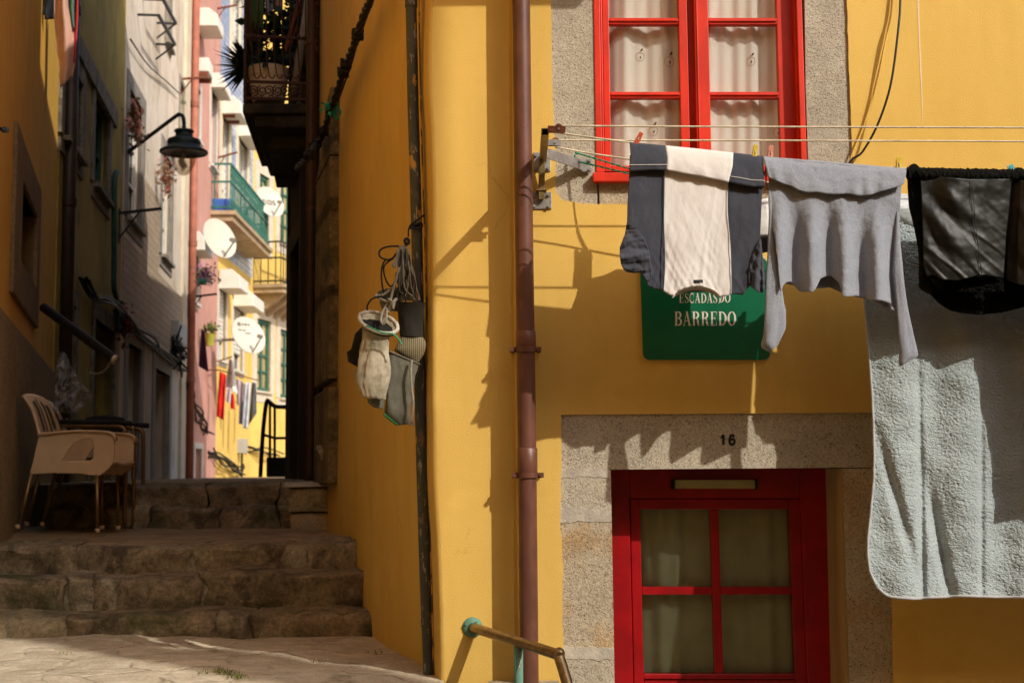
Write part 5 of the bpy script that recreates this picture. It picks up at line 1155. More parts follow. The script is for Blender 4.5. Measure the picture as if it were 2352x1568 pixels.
# ---- far yellow house with green windows
sa, sb = -1.0 + sz(B6, 580), sz(B6, 690) + 3
h6_ = thing('far_yellow_house', B6.w(sz(B6, 640), .8), 'far sunny yellow house with tall green sash windows closing the alley', 'house')
GW = M('green_window_paint', (.035, .13, .085), .2, 8, .5)
PST = M('pale_surround', (.62, .54, .42), .15, 5, .85)
qs6 = [(sz(B6, 586), sz(B6, 617.5), B6.px(600, 898)[1], B6.px(600, 733)[1]), (sz(B6, 640), sz(B6, 672), B6.px(650, 914)[1], B6.px(650, 757)[1]),
       (sz(B6, 588), sz(B6, 611), B6.px(600, 560)[1], B6.px(600, 400)[1]), (sz(B6, 636), sz(B6, 662), B6.px(650, 560)[1], B6.px(650, 400)[1])]
house_wall(B6, sa, sb, .2, 15.5, qs6, YFAR, h6_, 4)
CURTP, t, b = newmat('curtained_pane'); co = coords(t, (3, 3, .3)); lk(t, mixc(t, ramp(t, noise_n(t, co, 3, 3), [(.4, 0), (.6, 1)]), (.20, .15, .06), (.60, .50, .28)), b.inputs['Base Color']); b.inputs['Roughness'].default_value = .15
for q in qs6: window_on(B6, q, h6_, GW, PST, CURTP, 2, 4, .10, .32, back=.09, bar=.035)
balcony(B6, sz(B6, 577), sz(B6, 680), B6.px(600, 660)[1], .8, h6_, SLAB, BLACKM, 1.1, .2, 6, False)
# ---- dishes
DISH = M('dish_white', (.58, .54, .45), .06, 3, .45, 20, 0)
def dish(px, py, r, W, off, label, az, el, marks=None, y=None):
    c = W.pt(px, py, off) if y is None else at(px, py, y); t_ = thing('satellite_dish', c, label, 'satellite dish', 'satellite dishes on the alley walls')
    d = V(math.cos(el) * math.sin(az), -math.cos(el) * math.cos(az), math.sin(el)); A = d.to_track_quat('Z', 'Y').to_matrix()
    A = A @ Matrix.Diagonal((.84, 1, 1)) if False else A
    prof = [(r * k / 8, .16 * r * (k / 8) ** 2) for k in range(9)]
    prof2 = prof + [(r * 1.01, .16 * r - .012)] + [(r * k / 8, .16 * r * (k / 8) ** 2 - .02) for k in range(8, -1, -1)]
    MB().lathe(prof2, c, 36, 0, A).build('reflector', DISH, t_, smooth=True, angle=50)
    f = c + A @ V(0, -r * .5, r * 1.05); m1 = MB(); m1.tube([c + A @ V(0, -r * .95, .12 * r), f], .018, 6); m1.tube([f, f + A @ V(0, .06, -.1)], .045, 10); m1.build('feed_arm', GALV, t_)
    foot = c - W.n * (off - .01)
    m1 = MB(); m1.tube([c + A @ V(0, 0, -.02), c + A @ V(0, 0, -.15), foot - V(0, 0, .1)], .03, 8); m1.build('mount', GALV, t_)
    if marks:
        m1 = MB()
        for (a0, b0, w0, h0) in marks: m1.box((0, 0, 0), (0, 0, 0)) if False else m1.add([c + A @ V(x, y, .16 * (x * x + y * y) / r + .012) for x, y in ((a0, b0), (a0 + w0, b0), (a0 + w0, b0 + h0), (a0, b0 + h0))], [(0, 1, 2, 3)])
        m1.build('dish_logo', M('logo_grey', (.16, .15, .14), .2, 20, .6), t_)
    return t_
dish(500, 550, .42, B4, .5, 'large plain cream satellite dish under the green balcony', .95, .30, None, 21.5)
def nos(k=1.0):
    L = []
    for x0, shp in ((-.19, 'n'), (-.04, 'o'), (.11, 's')):
        if shp == 'n': L += [(x0, -.06, .03, .13), (x0 + .08, -.06, .03, .10), (x0 + .03, .04, .05, .03)]
        if shp == 'o': L += [(x0, -.06, .03, .14), (x0 + .09, -.06, .03, .14), (x0 + .03, .05, .06, .03), (x0 + .03, -.06, .06, .03)]
        if shp == 's': L += [(x0, .05, .09, .03), (x0, .0, .09, .025), (x0, -.06, .09, .03), (x0, .025, .03, .025), (x0 + .06, -.03, .03, .03)]
    return [(a * k, b_ * k, c_ * k, d_ * k) for a, b_, c_, d_ in L]
dish(617, 466, .42, B6, .9, 'satellite dish with grey letters beyond the green balcony', .85, .35, nos(1.0))
dish(567, 772, .43, B5, .9, 'satellite dish with small dark print hung low by the shuttered windows', .85, .35, [(-.22, .22, .09, .07), (-.1, .24, .04, .04), (-.03, .24, .07, .04), (.07, .24, .04, .04), (-.22, .12, .10, .02), (-.09, .12, .08, .02), (-.03, .06, .14, .02)])
# ---- lamp
t_ = thing('street_lamp', B3.pt(272, 365, .02), 'dark green street lamp with glass bowl on a long wall bracket', 'street lamp')
Lc = B3.w(sz(B3, 272) + .1, 0, 0); yl = Lc.y; LP = lambda x, y: at(x, y, yl)
LG = M('lamp_green', (.012, .022, .020), .2, 20, .45, 60, .1)
MB().tube(smooth_poly([LP(272, 362), LP(300, 345), LP(400, 270), LP(412, 264), LP(420, 268), LP(423, 285)], 6), .028, 10).build('arm', LG, t_, smooth=True)
m1 = MB(); m1.tube([LP(270, 312), LP(335, 313)], .015, 8); m1.tube([LP(268, 350), LP(268, 405)], .05, 10); m1.tube([LP(277, 355), LP(270, 372)], .06, 10); m1.build('bracket', LG, t_, smooth=True)
px_m = (LP(500, 340) - LP(400, 340)).length / 100
def lz(prof, cx, ty): 
    c = LP(cx, ty); return [(r * px_m, -h * px_m) for r, h in prof], c
pr, c = lz([(0, 0), (4, 0), (5, 8), (9, 10), (21, 13), (23, 17), (19, 20), (20, 27), (23, 30), (36, 36), (38, 40), (37, 49), (40, 53), (54, 62), (55, 66), (53, 68), (30, 63), (0, 62)], 423, 286)
MB().lathe(pr, c, 40).build('shade', LG, t_, smooth=True, angle=35)
pr, c = lz([(28, 66), (29, 76), (26, 92), (19, 107), (10, 117), (0, 120)], 423, 286)
MB().lathe(pr, c, 36).build('glass_bowl', glass('lamp_glass', (.84, .78, .72), .4), t_, smooth=True)
pr, c = lz([(0, 64), (5, 65), (6, 76), (3, 80), (0, 81)], 423, 286); MB().lathe(pr, c, 16).build('bulb', M('bulb_white', (.6, .55, .5), .05, 5, .4), t_, smooth=True)
# ---- iron brackets, boxes and wires on the left row
for (a, b_, c_, d_, W, o, lab) in ((273, 490, 371, 479, B3, 0, 'long dark iron clothes bracket under the first pale house window'), (430, 683, 498, 675, B4, 0, 'dark iron clothes bracket low on the pink wall'), (408, 182, 478, 178, B4, 0, 'rusty iron clothes bracket high on the pink house'), (490, 22, 545, 12, B5, 0, 'rusty iron clothes bracket near the top of the tiled house'), (490, 365, 545, 350, B5, 0, 'iron clothes bracket over the green balcony')):
    p0 = W.pt(a, b_, .01); p1 = at(c_, d_, p0.y); m1 = MB(); m1.bar(p0, p1, .045, .035); m1.bar(p0 - V(0, 0, .35), p0.lerp(p1, .5), .02, .02)
    m1.bar(p0 + V(0, 0, .06), p0 - V(0, 0, .4), .05, .04, up=(1, 0, 0)); tag(m1.build('iron_bracket', BLACKM if b_ > 400 else RUST), lab, 'bracket', 'iron clothes brackets in the alley')
for (cr, lab) in ((((240, 85), (330, 245)), 'upper rusty clothes frame at the top of the pale house'), (((265, 0), (335, 130)), 'topmost iron clothes frame on the pale house')):
    p0 = B3.pt(*c2(*cr[0]), .3); p1 = B3.pt(*c2(*cr[1]), .3); m1 = MB(); m1.bar(p0, p1, .04, .04); m1.bar(p0, p0 - B3.n * .3, .03, .03); m1.bar(p1, p1 - B3.n * .3, .03, .03); m1.bar(p1, p1 - B3.n * .3 - V(0, 0, .25), .025, .025)
    tag(m1.build('iron_bracket', BLACKM), lab, 'bracket', 'iron clothes brackets in the alley')
GREYB = M('grey_enclosure', (.36, .36, .34), .1, 5, .5)
t_ = thing('meter_box', B3.pt(404, 768, .02), 'pale grey utility box at the corner of the pale house', 'utility box')
q = quad(B3, [(393, 742), (393, 792), (412, 742), (412, 795)]); m1 = MB(); m1.wbox(B3, q[0], q[1], q[2], q[3], .0, .13); m1.build('box', GREYB, t_, bevel=.02)
m1 = MB(); m1.wbox(B3, q[0] + .05, q[1] - .05, q[2] + .04, q[3] - .04, .13, .145); m1.build('lid', GREYB, t_, bevel=.01)
t_ = thing('meter_box', B5.pt(557, 1030, .02), 'small grey utility box low on the far yellow wall', 'utility box')
p = B6.pt(556, 1024, .3) if False else B5.pt(556, 1024, .1); m1 = MB(); m1.box(p, (.22, .2, .36)); m1.build('box', GREYB, t_, bevel=.02)
m1 = MB(); m1.tube([p, p - V(0, 0, .9)], .03, 6); m1.build('conduit', BLACKM, t_)
def wires(label, pts, W, n, spread, r, mat_, seed=0, off=.12):
    t_ = thing('cable_bundle', W.pt(*pts[0], off), label, 'cables')
    for k in range(n):
        P = [W.pt(x, y, off) + V(nz(i * 1.3, k * 3.1, seed) * spread, nz(i * 1.7, k * 2.1, seed + 5) * spread, nz(i * 1.1, k * 4.1, seed + 9) * spread) for i, (x, y) in enumerate(pts)]
        MB().tube(smooth_poly(P, 6), r, 5).build('cable', mat_, t_, smooth=True)
    return t_
wires('dark bundled cables sagging along the olive house lintels', [(195, 640), (215, 672), (240, 690), (262, 706), (280, 725)], B2, 6, .14, .018, BLK, 1, .08)
wires('dark bundled cables running down the pale house above its doors', [(268, 700), (300, 740), (335, 778), (370, 808), (405, 838), (420, 850)], B3, 7, .15, .02, BLK, 2, .08)
wires('black wires hanging in a tangle at the foot of the pink house', [(428, 880), (436, 905), (446, 930), (458, 955), (470, 978), (476, 990)], B4, 6, .2, .018, BLACKM, 3, .08)
wires('tangled black cables low across the far yellow wall', [(476, 1040), (500, 1050), (520, 1062), (540, 1075), (556, 1082)], B5, 6, .25, .02, BLACKM, 4)
wires('loose black wires between the utility box and the far house corner', [(556, 1030), (575, 1028), (600, 1038), (640, 1055)], B6, 4, .3, .02, BLACKM, 6)
m1 = MB()
for k in range(40):
    a = random.random() * 6.28; p = B3.pt(408, 815, .12) + V(random.gauss(0, .05), random.gauss(0, .08), random.gauss(0, .13)); m1.tube([p, p + V(random.gauss(0, .08), random.gauss(0, .08), random.gauss(0, .08)), p + V(random.gauss(0, .1), random.gauss(0, .1), random.gauss(0, .13))], .016, 5)
tag(m1.build('cable_bundle', BLK, smooth=True), 'knot of black cables under the pale grey utility box', 'cables')
wires('thin black wires dropping down the edge of the pink house', [(452, 60), (453, 200), (451, 340), (450, 470), (447, 560)], B4, 2, .06, .012, BLACKM, 11, .06)
wires('thin wires slung across the upper pale house wall', [(300, 90), (340, 150), (385, 190), (412, 215)], B3, 2, .05, .010, BLACKM, 12, .06)
wires('thin dark cables running under the green balcony', [(500, 640), (530, 662), (560, 690), (578, 702)], B5, 3, .06, .012, BLACKM, 13, .06)
for (x, y, wd, hh, lab) in ((482, 158, .34, .26, 'white box on the pink house above the lamp'), (545, 256, .34, .26, 'white box high on the tiled house')):
    W = B4 if x < 490 else B5; t_ = thing('air_conditioner', W.pt(x, y, .2), lab, 'air conditioner'); s_, z_ = W.px(x, y, .3); m1 = MB(); m1.wbox(W, s_ - .3, s_ + .3, z_ - .14, z_ + .14, .05, .32); m1.build('casing', WBOX, t_, bevel=.02)
    m1 = MB(); m1.wbox(W, s_ - .3, s_ - .26, z_ - .22, z_ - .14, 0, .3); m1.build('bracket', RUST, t_); m1 = MB(); m1.wbox(W, s_ + .26, s_ + .3, z_ - .22, z_ - .14, 0, .3); m1.build('bracket', RUST, t_)
# ---- plants
def leaf_clump(c, n, spread, size, mats, name, parent, up=.3, seed=1):
    rnd = random.Random(seed); mb = MB()
    for k in range(n):
        d = V(rnd.gauss(0, 1), rnd.gauss(0, 1), rnd.gauss(0, 1)); p = c + V(d.x * spread[0], d.y * spread[1], d.z * spread[2])
        a = V(rnd.gauss(0, 1), rnd.gauss(0, 1), rnd.gauss(0, 1) + up).normalized(); b_ = a.cross(V(rnd.gauss(0, 1), rnd.gauss(0, 1), rnd.gauss(0, 1))).normalized(); s = size * rnd.uniform(.6, 1.3)
        mb.add([p, p + a * s * .5 + b_ * s * .28, p + a * s, p + a * s * .5 - b_ * s * .28], [(0, 1, 2, 3)], rnd.randrange(len(mats)))
    return mb.build(name, mats, parent)
PUR = [M('purple_flower', (.38, .13, .28), .3, 20, .8), M('mauve_flower', (.48, .26, .38), .3, 20, .8), M('flower_green', (.05, .08, .02), .3, 20, .8)]
REDL = [M('red_flower', (.35, .03, .02), .3, 20, .8), M('red_flower_dark', (.16, .015, .015), .3, 20, .8), M('leaf_dark', (.02, .03, .012), .3, 20, .8)]
t_ = thing('flower_basket', B4.pt(470, 640, .5), 'hanging basket of purple flowers on the pink house', 'flowers')
leaf_clump(B4.pt(470, 634, .5), 300, (.085, .09, .09), .07, PUR, 'flowers', t_, seed=2); MB().lathe([(0, -.08), (.07, -.06), (.10, .04), (.09, .04), (0, 0)], B4.pt(464, 645, .5), 14).build('pot', GIR, t_, smooth=True)
t_ = thing('flower_basket', B2.pt(283, 740, .3), 'dark red flowers hanging beside the olive house doorway', 'flowers')
leaf_clump(B3.pt(284, 738, .10), 220, (.035, .06, .14), .07, REDL, 'flowers', t_, seed=3)
DUSTY = [M('dusty_pink_flower', (.48, .22, .17), .3, 20, .8), M('dry_leaf', (.25, .16, .08), .3, 20, .8)]
for (x, y, o, lab, sd_) in ((313, 285, .18, 'dusty pink window plant on the first pale house window', 4), (382, 405, .18, 'dusty pink window plant on the far pale house window', 5)):
    t_ = thing('window_plant', B3.pt(x, y, o), lab, 'plant'); leaf_clump(B3.pt(x, y, o), 110, (.05, .09, .13), .09, DUSTY, 'leaves', t_, seed=sd_)
    MB().tube([B3.pt(x - 3, y - 10, .05), B3.pt(x - 3, y + 40, .05)], .012, 5).build('stem', REDF, t_)
t_ = thing('potted_plant', B5.pt(483, 790, .4), 'small green plant in a lime pot on the far shuttered window', 'potted plant')
p = B5.pt(482, 783, .45); MB().lathe([(0, .1), (.075, .1), (.105, .34), (.115, .35), (.09, .35), (0, .33)], p - V(0, 0, .2), 18).build('pot', M('lime_pot', (.45, .42, .06), .15, 6, .6), t_, smooth=True, angle=40)
leaf_clump(p + V(0, 0, .24), 110, (.08, .07, .06), .09, [M('leaf_bright', (.16, .20, .03), .3, 20, .7), M('leaf_mid', (.07, .11, .02), .3, 20, .7)], 'leaves', t_, .5, 6)
# ---- far laundry
def rag(px, W, off, mat_, label, name, group='laundry hanging on the far yellow house', cat='laundry', fold=.04):
    L = [p for p in px]; top = [px[0], px[1]]; bot = [px[3], px[2]]; y = W.pt(*px[0], off).y
    mb = cloth_mb(top, bot, [px[0], px[3]], [px[1], px[2]], 14, 20, y, lambda u, v, p: fold * math.sin(u * 8 + px[0][0]) * (.4 + v) + .05 * fbm(V(p.x * .06, p.y * .03, px[0][0]), 2))
    return tag(mb.build(name, mat_, None, smooth=True, solid=.012), label, cat, group)
def cl(n, c): return cloth(n, c, None, 300, .9, .12, .05, .1, .3, 8)
rag([c3(297, 928), c3(330, 945), c3(317, 1186), c3(280, 1165)], B5, .42, cl('red_cloth', (.60, .018, .012)), 'bright red cloth hanging among the far laundry', 'towel')
rag([c3(350, 1040), c3(372, 1050), c3(378, 1130), c3(356, 1125)], B5, .44, bpy.data.materials['red_cloth'], 'short red cloth peeping under the white laundry', 'towel')
rag([c3(350, 855), c3(368, 880), c3(392, 1050), c3(325, 1010)], B5, .40, cl('white_cloth', (.72, .70, .66)), 'crumpled white cloth topmost in the far laundry', 'towel', fold=.08)
rag([c3(333, 1010), c3(358, 1020), c3(352, 1100), c3(330, 1085)], B5, .43, cl('lilac_cloth', (.55, .48, .52)), 'pale lilac cloth between the red pieces of laundry', 'towel')
rag([c3(385, 965), c3(422, 985), c3(418, 1085), c3(390, 1110)], B5, .44, cl('mauve_cloth', (.40, .32, .34)), 'mauve grey cloth beside the crumpled white laundry', 'towel')
rag([c3(405, 990), c3(432, 995), c3(420, 1210), c3(398, 1205)], B5, .46, cl('darkgrey_cloth', (.13, .12, .14)), 'dark grey trousers in the far laundry', 'trousers')
rag([c3(435, 985), c3(462, 990), c3(445, 1235), c3(420, 1225)], B5, .48, cl('paleblue_cloth', (.50, .54, .60)), 'pale blue grey trousers in the far laundry', 'trousers')
rag([c3(468, 985), c3(490, 990), c3(492, 1150), c3(450, 1212)], B5, .50, cl('slate_cloth', (.08, .085, .10)), 'slate coloured shirt at the right end of the far laundry', 'shirt')
rag([c3(200, 700), c3(215, 715), c3(236, 930), c3(185, 900)], B4, .7, cl('plum_cloth', (.20, .05, .11)), 'plum and violet cloth hanging by the pink wall', 'towel', 'laundry hanging on the pink house')
m1 = MB(); pA = B5.pt(*c3(290, 920), .42); m1.tube([pA, B5.pt(*c3(500, 975), .50)], .015, 6); m1.tube([B5.pt(*c3(360, 850), .40), B5.pt(*c3(285, 875), .40)], .015, 6); m1.tube([pA, pA - B5.n * .42], .015, 6)
tag(m1.build('drying_rail', RUST), 'rusty drying rail carrying the far laundry', 'drying rail')
# flag-like cloths at the top left
def hang(L, R, Y, mat_, name, label, cat, parts=(), fold=.05):
    return None
FY = 5.6
fp = thing('banner', at(150, 20, FY), 'salmon pink cloth with red and green edge hanging at the upper left', 'banner')
ff_ = lambda u, v, p: .06 * math.sin(u * 6 + v * 2.5) + .05 * v * math.sin(u * 3)
cloth_mb(cm(c1, [(295, -160), (370, -160)]), cm(c1, [(330, 480), (395, 420)]), cm(c1, [(295, -160), (298, 100), (310, 280), (328, 350), (330, 480)]), cm(c1, [(362, -160), (372, 40), (400, 150), (415, 240), (408, 350), (395, 420)]), 20, 40, FY, ff_).build('pink_field', cl('flag_pink', (.62, .36, .27)), fp, smooth=True, solid=.008)
cloth_mb(cm(c1, [(366, -160), (410, -160)]), cm(c1, [(400, 150), (412, 175)]), cm(c1, [(366, -160), (374, 40), (400, 150)]), cm(c1, [(410, -160), (411, 100), (412, 175)]), 8, 20, FY + .03, ff_).build('green_band', cl('flag_green', (.10, .20, .14)), fp, smooth=True, solid=.008)
cloth_mb(cm(c1, [(412, -160), (428, -160)]), cm(c1, [(400, 340), (410, 350)]), cm(c1, [(412, -160), (410, 100), (402, 340)]), cm(c1, [(428, -160), (426, 100), (410, 350)]), 6, 30, FY + .06, ff_).build('red_band', cl('flag_red', (.60, .02, .02)), fp, smooth=True, solid=.008)
mb = cloth_mb(cm(c1, [(225, -160), (300, -160)]), cm(c1, [(208, 75), (250, 85), (245, 108), (292, 105)]), cm(c1, [(225, -160), (208, 75)]), cm(c1, [(300, -160), (292, 105)]), 14, 20, FY - .3, ff_)
tag(mb.build('towel', cl('black_cloth', (.012, .014, .014)), smooth=True, solid=.01), 'black cloth hanging at the top left beside the pink banner', 'laundry')
# ---- handrail tube, plastic sheet and chairs on the landing
t_ = thing('handrail', at(100, 705, 3.6), 'black handrail tube slanting down the dark left doorway', 'handrail')
a = at(100, 706, 3.5); b_ = at(265, 826, 3.0); MB().tube([a, a.lerp(b_, .98), b_], .032, 12).build('rail', BLK, t_, smooth=True)
MB().tube([b_.lerp(a, .008), b_ + (b_ - a) * .005], .034, 12).build('end_cap', GALV, t_, smooth=True)
MB().tube(smooth_poly([at(252, 832, 3.05), at(243, 848, 3.1), at(225, 858, 3.15), at(205, 855, 3.2)], 6), .007, 6).build('hanging_wire', GALV, t_, smooth=True)
PLAS, t, b = newmat('cloudy_plastic'); b.inputs['Base Color'].default_value = (.30, .32, .34, 1); b.inputs['Roughness'].default_value = .25; b.inputs['Alpha'].default_value = .55; b.inputs['Specular IOR Level'].default_value = .6
t_ = thing('plastic_sheet', at(170, 930, 4.2), 'crumpled translucent plastic sheeting hung behind the stacked chairs', 'plastic sheet')
pf = lambda u, v, p: .10 * abs(nz(p.x * .03, p.y * .02, 1)) + .09 * abs(nz(p.x * .06 + p.y * .03, p.y * .045, 4))
cloth_mb([(140, 806), (152, 812)], [(122, 945), (160, 950), (186, 940), (212, 905)], [(140, 806), (128, 850), (126, 900), (122, 945)], [(152, 812), (162, 840), (190, 880), (212, 905)], 40, 50, 4.2, pf).build('sheet', PLAS, t_, smooth=True)
BEIGE = M('beige_plastic', (.66, .48, .29), .12, 4, .42, 40, .05, .003, spec=.4)
BRT = M('bronze_tube', (.30, .19, .08), .2, 12, .4, 60, 0, .001, .75)
PRINT = M('faded_print', (.22, .24, .22), .4, 14, .6, 40, 0)
CUSH = M('dark_cushion', (.012, .013, .010), .3, 10, .7)
FLOORZ = .50
def chair(label, off, dark=False, legm=None, dx=0):
    # side view traced on the plane y = Y, seat 0.5 m wide along y
    Y = 3.4 + off; t_ = thing('armchair', at(170, 1215, 3.4) + V(0, off + .25, 0), label, 'chair', 'stacked terrace chairs on the landing')
    C_ = lambda x, y, d=0: at(*c4(x, y), 3.4) + V(dx, off + d, 0)
    pm = BEIGE if not dark else CUSH; lm = legm or BRT; D = .50
    # seat shell
    mb = MB(); seat = [(200, 1060), (330, 1052), (480, 1045), (600, 1040), (660, 1038), (686, 1050)]
    mb.grid(lambda u, v: C_(*[(lambda P: (P.x, P.y + 14 * math.sin(math.pi * v)))(resample(seat, 20)[round(u * 20)])][0], v * D), 20, 10)
    mb.build('seat', pm, t_, smooth=True, solid=.014)
    mb = MB(); back = [(235, 890), (210, 800), (185, 730), (160, 690), (125, 643)]
    B_ = resample(back, 16)
    def bk_(u, v):
        P = B_[round(v * 16)]; w_ = D * (.5 - .06 * v); top = (1 - (2 * u - 1) ** 2) * 16 * v
        return C_(P.x - 10 * math.sin(math.pi * u), P.y - top + 4, D / 2 + (2 * u - 1) * w_)
    mb.grid(bk_, 16, 16); bo = mb.build('backrest', pm, t_, smooth=True, solid=.014)
    if not dark:
        mb = MB()
        for (u0, u1, v0, v1) in ((.2, .3, .15, .8), (.38, .46, .12, .85), (.56, .62, .12, .8), (.7, .8, .2, .75)):
            mb.grid(lambda u, v: bk_(round(lerp(u0, u1, u) * 16) / 16, round(lerp(v0, v1, v) * 16) / 16) + V(.012, 0, .002), 3, 12)
        mb.build('printed_stripes', PRINT, bo, smooth=True)
    for s in (0, D):           # side panel: an outline with the opening under the arm
        out_ = [(235, 888), (360, 872), (470, 866), (580, 868), (660, 872), (684, 890), (686, 940), (680, 1050), (655, 1085), (600, 1128), (560, 1128), (480, 1116), (330, 1112), (178, 1120), (198, 1050), (225, 930)]
        hole = [(545, 905), (500, 908), (450, 930), (412, 975), (380, 1030), (372, 1042), (460, 1045), (545, 1036), (560, 1020), (562, 940)]
        mb = MB(); L2 = [[V(*c4(x, y), 0) for x, y in out_], [V(*c4(x, y), 0) for x, y in hole]]
        allp = out_ + hole; tri = geometry.tessellate_polygon(L2); n = len(allp); vs_ = [C_(x, y, s - .011) for x, y in allp] + [C_(x, y, s + .011) for x, y in allp]
        fs = [tuple(t3) for t3 in tri] + [tuple(n + i for i in reversed(t3)) for t3 in tri]
        for st, ln in ((0, len(out_)), (len(out_), len(hole))):
            fs += [(st + i, st + (i + 1) % ln, n + st + (i + 1) % ln, n + st + i) for i in range(ln)]
        mb.add(vs_, fs)
        mb.build('side_panel', pm, t_, bevel=.006)
        mb = MB(); mb.grid(lambda u, v: C_(*(lambda P: (P.x, P.y))(resample([(230, 886), (360, 868), (470, 861), (580, 863), (655, 868), (688, 884), (692, 920)], 18)[round(u * 18)]), s + lerp(-.028, .028, v)), 18, 3)
        mb.build('armrest', pm, t_, smooth=True, solid=.014)
    for (x0, y0, x1, y1) in ((580, 1120, 582, 1470), (190, 1110, 105, 1445)):
        for s in (.0, D):
            m1 = MB(); m1.tube([C_(x0, y0, s), C_(x1, y1, s)], [.015, .012], 10); lg = m1.build('leg', lm, t_, smooth=True)
            m1 = MB(); m1.tube([C_(x1, y1, s) - V(0, 0, .0), C_(x1, y1, s) + V(0, 0, .028)], .017, 10); m1.build('foot_cap', BEIGE if not dark else BLK, lg, smooth=True)
    return t_
chair('beige plastic armchair nearest the viewer, side on against the left wall', 0)
chair('beige armchair with faded print, second in the row on the landing', .56, False, None, -.13)
# dark tube framed chair behind
t_ = thing('armchair', at(240, 1205, 4.1), 'dark armchair with bronze tube frame, farthest of the landing chairs', 'chair', 'stacked terrace chairs on the landing')
def C2(x, y, d=0): return at(*c4(x, y), 3.95) + V(-.02, d + .3, 0)
for d in (0, .5):
    MB().tube(smooth_poly([C2(300, 822, d), C2(450, 822, d), C2(600, 822, d), C2(665, 826, d), C2(692, 846, d), C2(700, 890, d), C2(698, 1150, d), C2(692, 1435, d)], 6), .0155, 10).build('frame_tube', BRT, t_, smooth=True)
    MB().tube(smooth_poly([C2(735, 808, d), C2(600, 802, d), C2(300, 800, d)], 4), .02, 10).build('armrest', CUSH, t_, smooth=True)
    MB().tube([C2(210, 760, d), C2(185, 900, d), C2(150, 1300, d)], .014, 8).build('frame_tube', BRT, t_, smooth=True)
m1 = MB(); m1.grid(lambda u, v: C2(lerp(300, 660, u), 1010 + 20 * math.sin(math.pi * u), lerp(0, .5, v)), 10, 6); m1.build('seat', CUSH, t_, smooth=True, solid=.03)
m1 = MB(); m1.grid(lambda u, v: C2(lerp(330, 300, v) + 250 * u, 740 + 20 * (2 * u - 1) ** 2 + 140 * v, .5), 12, 8); m1.build('backrest', CUSH, t_, smooth=True, solid=.03)
MB().tube(smooth_poly([C2(716, 1410, .06), C2(733, 1400, .06), C2(735, 880, .06), C2(715, 840, .06), C2(690, 826, .06)], 5), .014, 10).build('frame_tube', BRT, t_, smooth=True)
# ---- dark house on the right of the alley
R2 = Wall(-.40, 0, -.2375, 1, -1)
ss = lambda d: (d) * math.sqrt(1 + .2375 ** 2)
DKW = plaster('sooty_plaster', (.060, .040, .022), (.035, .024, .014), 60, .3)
h7_ = thing('dark_house', R2.w(ss(6), .8), 'dark narrow house in shade on the right of the alley with a rusty balcony', 'house')
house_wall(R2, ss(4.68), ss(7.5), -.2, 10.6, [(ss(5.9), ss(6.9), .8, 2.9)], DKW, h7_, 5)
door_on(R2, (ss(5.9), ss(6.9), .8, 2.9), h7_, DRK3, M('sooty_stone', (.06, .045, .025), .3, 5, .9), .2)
m1 = MB(); m1.wbox(R2, ss(7.2), ss(7.3), .8, 10, 0, .02); m1.wbox(R2, ss(5.5), ss(5.62), .8, 10, 0, .05); m1.build('timber_post', M('sooty_timber', (.03, .016, .009), .3, 5, .7), h7_)
t_ = thing('drainpipe', R2.w(ss(4.75), .8, .1), 'reddish brown drainpipe at the join of the yellow and dark houses', 'drainpipe')
P = [at(718, -300, 4.55), at(717, 0, 4.55), at(714, 400, 4.55), at(712, 1085, 4.55), at(712, 1110, 4.55)]; MB().tube(P, .040, 14).build('pipe', M('alley_pipe', (.06, .027, .012), .3, 8, .5), t_, smooth=True)
m1 = MB()
for y in (480, 100): m1.tube([at(715, y - 4, 4.55), at(715, y + 4, 4.55)], .046, 14)
m1.build('collar', M('alley_pipe_collar', (.08, .035, .016), .3, 8, .5), t_, smooth=True, angle=40)
# stone jamb of the alley doorway
MOSSY = oldstone('mossy_jamb', (.30, .22, .10), (.17, .13, .065), (.04, .045, .01), .8)
m1 = MB(); d0, d1 = 3.66, 4.25
q0 = SIDE.px(771, 700)[0]; q1_ = SIDE.px(737, 700)[0]
jz = [.8, 1.25, 1.5, 1.95, 2.05, 2.55, 2.62, 3.02]
for a, b_ in zip(jz[::2], jz[1::2]): m1.wbox(SIDE, q0, q1_, a + .004, b_ + (.2 if b_ < 2.9 else 0), -.1, .045)
m1.prism([SIDE.w(q0, 3.03, .045), SIDE.w(q0, 3.5, .045), SIDE.w(lerp(q0, q1_, .35), 3.42, .045), SIDE.w(lerp(q0, q1_, .7), 3.15, .045), SIDE.w(q1_, 3.03, .045)], -SIDE.n * .12)
m1.build('door_jamb', MOSSY, house, bevel=.012)
m1 = MB(); m1.wbox(SIDE, q1_ + .005, q1_ + .33, .8, 2.95, -.1, .012); m1.build('alley_door', DRK3, house)
mm = MB(); rough_block(mm, at(735, 1052, 3.7).x, at(772, 1052, 3.7).x, 3.62, 3.8, at(750, 1055, 3.7).z, at(750, 1026, 3.7).z, 0, .02, 5, .03)
tag(mm.build('plastic_bundle', M('dusty_bundle', (.30, .24, .15), .3, 20, .8, 40, .5), smooth=True), 'small pale wrapped bundle lying on the stone at the alley doorway', 'bundle')
